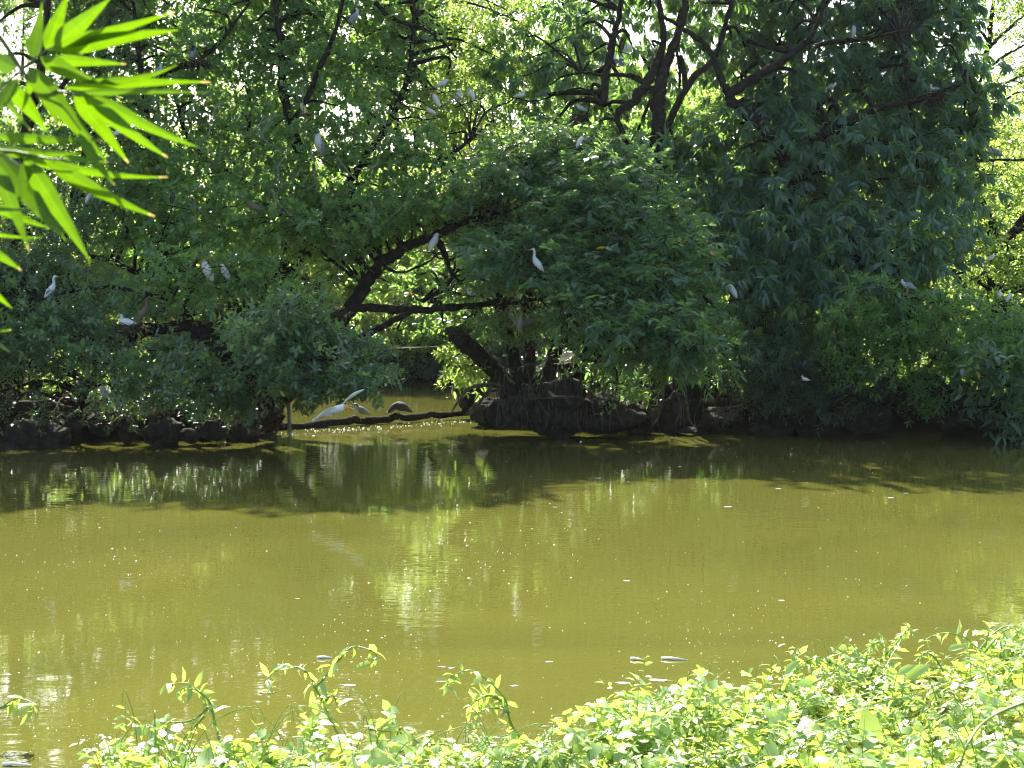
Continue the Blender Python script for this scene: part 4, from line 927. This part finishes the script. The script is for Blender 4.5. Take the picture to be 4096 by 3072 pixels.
# red leaves behind the middle tree
root = empty('red_leaf_shrub', W(2390, 1440, 31.2), 'small shrub with reddish leaves behind the stems of the middle tree', 'shrub', 'shrubs on the banks'); mb = MB()
for q in [[(2390,1470),(2385,1430),(2375,1400)],[(2390,1470),(2410,1430),(2425,1410)]]: mb.tube([W(a, b, 31.2) for a, b in q], [.012, .009, .005], 5)
place(mb.mesh('stem', M['stick']), 'stem', root); n = 46
P = np.array([W(a, b, 31.2 + rng.uniform(-.2, .2)) for a, b in zip(rng.uniform(2360, 2435, n), rng.uniform(1385, 1450, n))])
place(leaf_mesh('foliage', M['blossom'], P, rng.normal(size=(n, 3)), UP + .6 * rng.normal(size=(n, 3)), np.full(n, .12), np.full(n, .055)), 'foliage', root)

# ------------------------------------------------------------------ things on the water
def flat_bits(P, r, g=rng, k=7, zh=.006, elong=(1, 2.2)):
    mb = MB()
    for p, q in zip(P, r):
        e = g.uniform(*elong); a0 = g.uniform(0, 3.14); th = np.linspace(0, 2 * np.pi, k, endpoint=False)
        x = q * e * np.cos(th) * g.uniform(.75, 1.1, k); y = q * np.sin(th) * g.uniform(.75, 1.1, k)
        X, Yy = x * math.cos(a0) - y * math.sin(a0), x * math.sin(a0) + y * math.cos(a0)
        V = np.vstack([np.stack([p[0] + X, p[1] + Yy, np.full(k, .003)], -1), np.stack([p[0] + .7 * X, p[1] + .7 * Yy, np.full(k, zh)], -1)])
        mb.add(V, [(i, (i + 1) % k, k + (i + 1) % k, k + i) for i in range(k)] + [tuple(range(k, 2 * k))])
    return mb
def on_water(px, py):
    Y = F * H / (np.asarray(py, float) - YH); return np.stack([(np.asarray(px, float) - CX) / F * Y, Y, np.zeros_like(Y)], -1)
n = 1500
fx = rng.uniform(-100, 4200, n * 3); fyy = 1700 + 1400 * rng.uniform(0, 1, n * 3) ** .8; kq = rng.uniform(0, 1, n * 3) < .15 + .85 * np.clip(vnoise(fx, fyy * 2.2, .0035) * 1.2, 0, 1); q = on_water(fx[kq][:n], fyy[kq][:n]); n = len(q)
tag(place(flat_bits(q, (.0009 + .0036 * rng.uniform(0, 1, n) ** 2.5) * (.5 + q[:, 1] / 16), zh=.0045).mesh('flecks', M['petal']), 'floating_flecks'), 'tiny white flecks drifting all over the pond', 'flecks', kind='stuff')
n = 150; t = rng.uniform(0, 1, n)
q = on_water(1120 + 800 * t, np.interp(t, [0, .5, 1], [1737, 1712, 1680]) + rng.normal(0, 5, n) + 3 * rng.normal(0, 1, n))
tag(place(flat_bits(q, rng.uniform(.004, .018, n), zh=.012).mesh('foam', M['foam']), 'foam'), 'white foam line where water spills under the log', 'foam', kind='stuff')
PET = [(2911,2027,.045,'petal','white petal floating near the tip of the branch shadow'),(3562,1991,.04,'petal','white oval petal floating in the open sunlit water, lower of two'),
       (3623,1973,.03,'petal','white round petal floating in the open sunlit water, upper of two'),(3113,1955,.035,'petal','white petal alone on sunlit water below the right bank shade'),
       (2394,1913,.03,'petal','white three cornered petal at the shadow edge left of the branch shadow'),(2718,1867,.025,'petal','white petal at the upper edge of the sunlit water in the middle'),
       (2220,2029,.025,'petal','pale petal with dark tip in the green reflection right of the middle'),
       (2488,2732,.042,'petal','white torn petal floating left of a similar boat shaped one'),(2630,2722,.055,'petal','white boat shaped petal with a raised middle floating near the bank plants'),
       (2195,2648,.025,'petal','pale flat petal left of the floating twigs'),(2055,2744,.026,'petal','pale petal beside the tip of the curled vine'),(3124,2402,.025,'petal','pale petal left of the three glints, far from others'),
       (2505,2323,.028,'petal','white petal with a tail in the middle of the open water'),(1766,2668,.024,'petal','small white petal, left of the two beside the curled vine'),(1804,2673,.022,'petal','small white petal, right of the two beside the curled vine'),
       (1066,2771,.045,'leaf','orange brown leaf floating at the drooping tip of the vine'),(1394,2741,.04,'leaf','pale leaf floating under the arching vine'),
       (1190,2395,.03,'leaf','yellowish leaf floating alone in the open water left of the middle'),(3395,2633,.03,'petal','pale petal floating just above the bank plants at the right')]
for i, (x, y, r, kd, lab) in enumerate(PET):
    p = on_water(x, y); k = 10; th = np.linspace(0, 2 * np.pi, k, endpoint=False); g = np.random.default_rng(i)
    r *= .62; X = r * 1.5 * np.cos(th) * (1 + .25 * (np.cos(th) > .8)); Yy = r * .9 * np.sin(th) * g.uniform(.8, 1.1, k)
    V = np.vstack([np.stack([X, Yy, np.full(k, .004)], -1), np.stack([X * 1.12, Yy * 1.15, np.full(k, .09 * r)], -1), np.stack([X * .5, Yy * .5, np.full(k, .075 * r)], -1)])
    mb = MB(); mb.add(V, [(j, (j + 1) % k, k + (j + 1) % k, k + j) for j in range(k)] + [(k + j, k + (j + 1) % k, 2 * k + (j + 1) % k, 2 * k + j) for j in range(k)] + [tuple(range(2 * k, 3 * k))])
    o = bpy.data.objects.new('floating_petal' if kd == 'petal' else 'floating_leaf', mb.mesh(kd, M['petal' if kd == 'petal' or i % 2 == 0 else 'driftleaf'], True)); o.location = p; o.rotation_euler = (0, 0, g.uniform(-.4, .4)); COL.objects.link(o)
    if 'orange' in lab: o.data.materials[0] = M['driftleaf']
    tag(o, lab, kd, 'petals and leaves on the water')
for (x0, y0, x1, y1, lab) in [(2523,2638,2575,2644,'short pale twig floating left of the longer pale twig'),(2645,2637,2752,2643,'pale twig with a thick end floating in the open water'),(12,3062,125,3066,'straight white twig floating in the lower left corner'),(1268,2634,1330,2634,'thin white sliver floating left of the arching vine')]:
    a, b = on_water(x0, y0), on_water(x1, y1); mb = MB(); mb.tube([a + UP * .006, a * .6 + b * .4 + UP * .012, b + UP * .006], [.012, .009, .004], 6, .1)
    o = place(mb.mesh('twig', M['petal'], True), 'floating_twig', None, a); tag(o, lab, 'twig', 'twigs on the water')

# ------------------------------------------------------------------ bamboo at the upper left
BY = 2.2; ZS = 1024 / 2212
BL = [(270,490,365,20,130),(400,440,590,-60,150),(470,400,960,-20,170),(490,400,1510,100,105),(460,445,1540,260,150),(430,520,1090,555,105),(830,700,1530,560,75),(350,490,870,720,150),(240,570,920,1390,185),
      (560,760,1820,710,105),(640,800,1800,800,60),(720,820,1450,1360,130),(800,820,1710,1270,120),(640,820,1110,1410,150),(380,820,515,1090,80),(40,840,270,1130,60),(100,760,410,1140,150),(-60,1170,900,1210,90),
      (-50,1280,700,1320,100),(120,1330,1450,1530,90),(210,1360,780,2260,165),(380,1380,1340,1870,130),(0,1340,575,2084,210),(-60,1400,250,2170,140),(-120,1740,430,1970,95),(-150,1785,340,1800,36),(-150,2005,360,2055,36),
      (-220,2060,185,2335,115),(-220,2380,105,2665,85),(-220,2820,95,2850,42),(-220,2870,88,3045,65),(680,1150,995,1600,95),(140,590,-220,430,165),(150,680,-80,1010,105),(270,700,200,860,70),(540,1350,930,1400,60),(250,1350,160,1760,110),
      (-100,880,40,910,60)]
root = empty('bamboo_branch', W(-60, 300, BY), 'bright green bamboo branch with long blade leaves hanging into the upper left corner', 'bamboo')
for i, (x0, y0, x1, y1, w) in enumerate(BL):
    g = np.random.default_rng(50 + i); Y0 = BY + g.uniform(-.05, .05); Y1 = Y0 + g.uniform(-.07, .07)
    a = W(x0 * ZS, y0 * ZS, Y0); b = W(x1 * ZS, y1 * ZS, Y1); ln = np.linalg.norm(b - a); wd = 1.02 * w * ZS * BY / F
    sag = (np.array([0, 0, -1.0]) * g.uniform(-.02, .05) + np.array([0, g.uniform(-.05, .05), 0])) * ln
    t = np.linspace(0, 1, 17); C = a + (b - a) * t[:, None] + np.outer(4 * t * (1 - t), sag) - np.outer(t ** 5, UP) * .03 * ln * 0
    T = nrm(np.gradient(C, axis=0)); view = nrm(C - np.array([0, 0, H])); tilt = g.uniform(-.5, .5)
    S = nrm(np.cross(T, view)); Nn = np.cross(S, T); S2 = S * math.cos(tilt) + Nn * math.sin(tilt); N2 = np.cross(S2, T)
    prof = np.minimum(1, (t / .2) ** .55) * np.where(t < .28, 1, np.clip((1 - t) / .72, 0, 1) ** .8) * .5 * wd / math.cos(tilt); prof = np.maximum(prof, .0006)
    off = np.linspace(-1, 1, 15); hh = .24 * np.abs(off) ** 1.3 - .03 * (np.arange(15) % 2)
    V = C[:, None] + S2[:, None] * (off[None] * prof[:, None])[..., None] + N2[:, None] * (hh[None] * prof[:, None])[..., None]
    f = [(r * 15 + c, r * 15 + c + 1, (r + 1) * 15 + c + 1, (r + 1) * 15 + c) for r in range(16) for c in range(14)]
    vein = np.where(np.arange(15) % 2 == 0, .65, .35); vein[7] = .9
    fl = np.array([k for q in f for k in q]); var = np.clip(np.tile(vein, 17) + g.uniform(-.25, .2) + .12 * np.repeat(g.normal(size=17), 15), 0, .92); var[-15 * (1 + i % 2):] = 1.0
    place(mesh_np('leaf', V.reshape(-1, 3), fl, np.arange(len(f)) * 4, M['bamboo'], attr=var, smooth=True), 'leaf', root)
mb = MB()
for q, r0, r1 in [([(-260,20),(0,320),(180,590),(330,760),(560,800),(700,830)], .0045, .0018), ([(190,600),(300,510),(400,435),(490,395)], .0022, .0012), ([(190,600),(60,710),(-120,830)], .0022, .0018), ([(330,760),(520,900),(700,1130)], .002, .001),
                  ([(-200,1250),(0,1300),(160,1315),(420,1370),(640,1380)], .0026, .0012), ([(160,1315),(30,1330),(-100,1400)], .0018, .0014), ([(-300,1700),(-100,1760),(-60,1790)], .002, .0015), ([(-300,2000),(-150,2010)], .002, .0015), ([(-300,2050),(-180,2400),(-190,2900)], .002, .0015)]:
    Q = cr([W(a * ZS, b * ZS, BY) for a, b in q], 5); mb.tube(Q, np.linspace(r0, r1, len(Q)), 7, .05)
place(mb.mesh('stem', M['cane'], True), 'stem', root)

# ------------------------------------------------------------------ creeper on the near bank
TX = [-200,380,430,500,620,800,900,1100,1250,1400,1480,1600,1750,1900,2050,2200,2330,2420,2470,2560,2700,2850,3000,3100,3250,3400,3520,3640,3700,3800,3900,4000,4100,4300]
TY = [3120,3090,3040,2975,2950,2975,3010,3005,2975,2925,2900,2925,3000,3000,3010,3030,3020,2960,2890,2870,2850,2830,2820,2760,2710,2680,2640,2680,2690,2690,2620,2570,2545,2520]
def ytop(x): return np.interp(x, TX, TY)
def creeper_points(n, x0, x1, lift=0.0, p=1.25):
    px = rng.uniform(x0, x1, n); yt = ytop(px); u = rng.uniform(0, 1, n) ** p; py = yt + (3130 - yt) * u
    Yt = 7.6 + 2.3 * sstep(2200, 3600, px); Y = Yt - (py - yt) / 520 * 3.2
    P = Wv(px, py, Y); P[:, 2] = np.maximum(P[:, 2], ground_z(P[:, 0], P[:, 1]) + .03) + lift * rng.uniform(-1, .3, n); return P
def leafset(P, L, Wd, name, root, tmpl='ht', tilt=.5, up=.25):
    n = len(P); D = rng.normal(size=(n, 3)); D[:, 2] = D[:, 2] * .35 - up
    N = UP + tilt * rng.normal(size=(n, 3)); s = rng.uniform(.55, 1.15, n)
    place(leaf_mesh(name, M['creeper'], P, D, N, L * s, Wd * s, tmpl, droop=.12), name, root)
root = place(MB.mesh((lambda m: (m.tube([W(420, 3100, 8.0), W(1500, 3080, 8.0), W(2600, 3000, 8.0), W(4200, 2900, 8.3)], .006, 5), m)[1])(MB()), 'runner', M['stem']), 'creeper_mat')
tag(root, 'dense mat of sunlit creeper covering the near bank along the bottom', 'creeper', kind='stuff')
def leafset_top(P, L, Wd, tmpl='ht', tilt=.5, up=.25):
    n = len(P); D = rng.normal(size=(n, 3)); D[:, 2] = D[:, 2] * .35 - up; N = UP + tilt * rng.normal(size=(n, 3)); s = rng.uniform(.5, 1.15, n)
    return P, D, N, L * s, Wd * s, tmpl
def add_stuff(P, D, N, L, Wd, tmpl, lab=None):
    o = place(leaf_mesh('creeper_leaves', M['creeper'], P, D, N, L, Wd, tmpl, droop=.12), 'creeper_mat', root)
add_stuff(*leafset_top(np.vstack([creeper_points(640, 2400, 4250, .12), creeper_points(230, 400, 2420, .08, 1.0)]), .12, .092, 'ht', .7))
add_stuff(*leafset_top(np.vstack([creeper_points(230, 2430, 4250, .02, 1.0), creeper_points(40, 420, 2420, .03)]), .19, .155, 'ht', .6))
add_stuff(*leafset_top(np.vstack([creeper_points(260, 2500, 4250, .03, 1.0), creeper_points(80, 420, 2300, .03)]), .13, .055, 'ov', .6, .1))
def sprigs(n, x0, x1, L, Wd, nl, sl, tmpl, p=1.0):
    O = creeper_points(n, x0, x1, .05, p); lump = vnoise(O[:, 0] * 2.2, O[:, 1] * 2.6, 1.2); O[:, 2] += .12 * lump
    D = nrm(rng.normal(size=(n, 3)) * np.array([.8, .5, .35]) + np.array([-.1, 0, .55])); SL = sl * rng.uniform(.4, 1.3, n)
    P, LD, LN, L_, W_ = shoot_leaves(O, D, SL, nl, L, Wd, 'alt'); LN = LN + .35 * rng.normal(size=LN.shape)
    add_stuff(P, LD, LN, L_ * rng.uniform(.6, 1.15, len(P)), W_, tmpl)
    m_ = MB(); twigs(m_, O, D, SL, r=.0022); place(m_.mesh('creeper_stems', M['stem']), 'creeper_mat', root)
sprigs(360, 2400, 4250, .085, .062, 8, .26, 'ht')
sprigs(240, 2400, 4250, .06, .026, 10, .30, 'ov', 1.3)
sprigs(120, 400, 2420, .08, .058, 8, .22, 'ht')
sprigs(100, 400, 2420, .055, .024, 10, .26, 'ov')
mb = MB()
for i in range(210):
    x = rng.choice([rng.uniform(420, 2350), rng.uniform(2400, 4200), rng.uniform(2400, 4200)]); b = creeper_points(1, x, x + 1)[0]
    d = nrm(np.array([rng.normal(0, .6), rng.normal(0, .3), .5])); l = rng.uniform(.12, .35)
    q = cr([b - UP * .1, b + d * l * .5, b + d * l + np.array([d[0], 0, -.1]) * .3 * l, b + d * l * 1.1 + np.array([d[0], 0, -.9]) * .4 * l], 4)
    mb.tube(q, np.linspace(.0035, .0012, len(q)), 5, cap=False)
place(mb.mesh('tendrils', M['stem'], True), 'creeper_mat', root)
SH = [('vine with two arching curled tips rising highest left of the middle', 8.2, [[(1390,3010),(1326,2877),(1289,2798),(1256,2746),(1252,2718),(1219,2686),(1187,2670),(1150,2667),(1108,2677),(1075,2700),(1061,2723),(1070,2751),(1089,2768)], [(1262,2750),(1284,2718),(1322,2677),(1359,2635),(1401,2598),(1438,2593),(1480,2602),(1503,2621),(1498,2644),(1489,2656)], [(1300,2800),(1320,2775),(1340,2790),(1345,2830)]]),
      ('vine curling left with a tuft of drooping young leaves in the middle', 8.2, [[(2140,3060),(2090,2970),(2047,2886),(2019,2807),(1982,2756),(1935,2709),(1889,2686),(1842,2688),(1805,2705),(1787,2728),(1796,2749)], [(2030,2820),(1990,2780),(1940,2785),(1890,2815)], [(2040,2850),(1990,2835),(1940,2840),(1900,2865)], [(2020,2810),(1970,2790),(1920,2800),(1875,2825)]]),
      ('curled vine tips leaning in at the left edge', 8.3, [[(-60,2860),(0,2835),(60,2800),(110,2798),(150,2825),(152,2852)], [(-60,2870),(20,2825),(90,2808),(130,2830),(125,2850)]]),
      ('leafy vine with a long arched tip at the lower left', 8.2, [[(930,3080),(889,2988),(847,2839),(833,2802),(791,2765),(749,2732),(690,2730),(650,2736)], [(835,2810),(800,2775),(750,2755),(700,2762)], [(820,2870),(700,2990),(640,3060)], [(830,2830),(760,2880),(640,2890),(560,2930)]]),
      ('long thin vine arching left over the water right of the middle', 8.8, [[(2810,2960),(2773,2886),(2722,2844),(2676,2811),(2629,2795),(2583,2802),(2527,2830),(2470,2880)], [(2860,2900),(2800,2830),(2740,2812),(2650,2835),(2580,2880),(2440,2900)]]),
      ('upright dark stemmed vine with two pale leaves on top', 8.4, [[(2500,3080),(2485,2960),(2470,2880),(2458,2830)], [(2458,2830),(2430,2815),(2400,2830)]]),
      ('thin curled vine reaching left at the top of the right mass', 9.6, [[(3960,2640),(3900,2580),(3872,2556),(3844,2546),(3793,2532),(3746,2535),(3705,2560),(3702,2585)]]),
      ('bundle of arching vine shoots at the right edge', 9.6, [[(4000,2680),(4050,2600),(4110,2540),(4180,2510)], [(3920,2600),(3960,2545),(4010,2510),(4060,2506),(4090,2530)], [(3930,2620),(3990,2550),(4040,2515),(4096,2545)], [(3940,2590),(3950,2540),(3955,2510)]]),
      ('bushy vine tip full of tiny leaves on the right mass', 9.4, [[(3430,2780),(3500,2680),(3560,2600),(3610,2540),(3630,2515),(3655,2525)], [(3450,2760),(3530,2640),(3590,2570),(3625,2530)], [(3440,2720),(3470,2610),(3500,2570),(3540,2560)]]),
      ('vine arching left above the right mass, left of the bushy tip', 9.2, [[(3420,2720),(3342,2649),(3281,2630),(3225,2639),(3184,2686)], [(3330,2650),(3318,2640),(3310,2660)]]),
      ('vine arched over a gap right of the bushy tip', 9.3, [[(3780,2690),(3740,2630),(3700,2612),(3670,2640)], [(3690,2660),(3760,2670),(3830,2665)]]),
      ('low vine shoots crossing the water between middle and left clumps', 8.2, [[(1480,2920),(1600,2935),(1690,2975),(1800,2985),(1900,3020)], [(1580,2960),(1600,2920),(1640,2925),(1660,2970)], [(1640,3060),(1700,2970),(1740,2925)], [(1900,3000),(1960,2960),(2040,2955)]])]
for lab, Y, qs in SH:
    b = qs[0][0]; r_ = empty('vine_shoot', W(b[0], b[1], Y), lab, 'vine', 'vine shoots rising from the near bank'); mb = MB(); LP_, LD_ = [], []
    bushy = 'bushy' in lab
    for q in qs:
        Q = cr([W(a + rng.normal(0, 3), c + rng.normal(0, 3), Y + .04 * rng.normal()) for a, c in q], 6); mb.tube(Q, np.linspace(.0075, .0018, len(Q)) * (1 + .35 * (np.arange(len(Q)) % 6 == 0)), 6)
        st = 1 if bushy else 3
        for i in range(2, len(Q), st):
            for s in range(3 if bushy else 2):
                if not bushy and rng.uniform() < .35: continue
                LP_.append(Q[i]); LD_.append(nrm(rng.normal(size=3) + np.array([0, 0, -.3])))
    place(mb.mesh('stem', M['stem'], True), 'stem', r_)
    P = np.array(LP_); n = len(P); s = rng.uniform(.4, 1.3, n) * (.55 if bushy else 1)
    place(leaf_mesh('foliage', M['creeper'], P, np.array(LD_), UP + .7 * rng.normal(size=(n, 3)), .085 * s, .036 * s, 'ov', droop=.3), 'foliage', r_)
BIGL = [(2470,2830,2405,2810,.10),(2465,2850,2385,2870,.10),(1500,2960,1600,2880,.16),(3620,2720,3720,2640,.17),(3790,2600,3895,2560,.11),(3140,2700,3150,2680,.14),(1790,3000,1800,2940,.14),(1240,2960,1260,2905,.11),(3590,2700,3640,2660,.12)]
P = np.array([W(a, b, 8.6) for a, b, *_ in BIGL]); T = np.array([W(c, d, 8.6) for _, _, c, d, _ in BIGL])
add_stuff(P, T - P + np.array([0, -.02, 0]), np.tile([[.2, -.6, .8]], (len(P), 1)), np.array([q[4] for q in BIGL]), np.array([q[4] * .5 for q in BIGL]), 'ov')
mb = MB(); Q = cr([W(a, b, c) for a, b, c in [(3840,3060,3.2),(3870,2980,3.2),(3920,2905,3.25),(4000,2850,3.3),(4120,2805,3.3),(4220,2800,3.3)]], 6)
mb.tube(Q, np.linspace(.0026, .0042, len(Q)), 8); o = place(mb.mesh('blade', M['stem'], True), 'grass_blade', None, Q[0]); tag(o, 'blurred close grass stalk crossing the lower right corner', 'grass')

# ------------------------------------------------------------------ pale buildings far behind the trees
def building(x0, x1, Y, h, storeys, label):
    root = empty('apartment_block', ((x0 + x1) / 2, Y, 0), label, 'building', 'pale buildings behind the trees')
    mb = MB(); mb.box((x0, Y, 0), (x1, Y + 12, h)); place(mb.mesh('wall', M['wall']), 'wall', root)
    mb = MB(); mb.box((x0 - .3, Y - .3, h + .003), (x1 + .3, Y + 12.3, h + .5)); place(mb.mesh('roof', M['wall']), 'roof', root)
    n = max(2, int((x1 - x0) / 3))
    for i in range(n):
        for j in range(storeys):
            cx = x0 + (x1 - x0) * (i + .5) / n; z = h * (j + .35) / storeys
            mb = MB(); mb.box((cx - .6, Y - .05, z), (cx + .6, Y + .1, z + 1.5)); place(mb.mesh('window', M['glass']), 'window', root)
building(4.2, 7.4, 96, 19.2, 6, 'pale grey building glimpsed through the gap in the tall drooping tree')
building(13.6, 17.0, 96, 16.4, 5, 'pale building glimpsed right of the forked trunk')
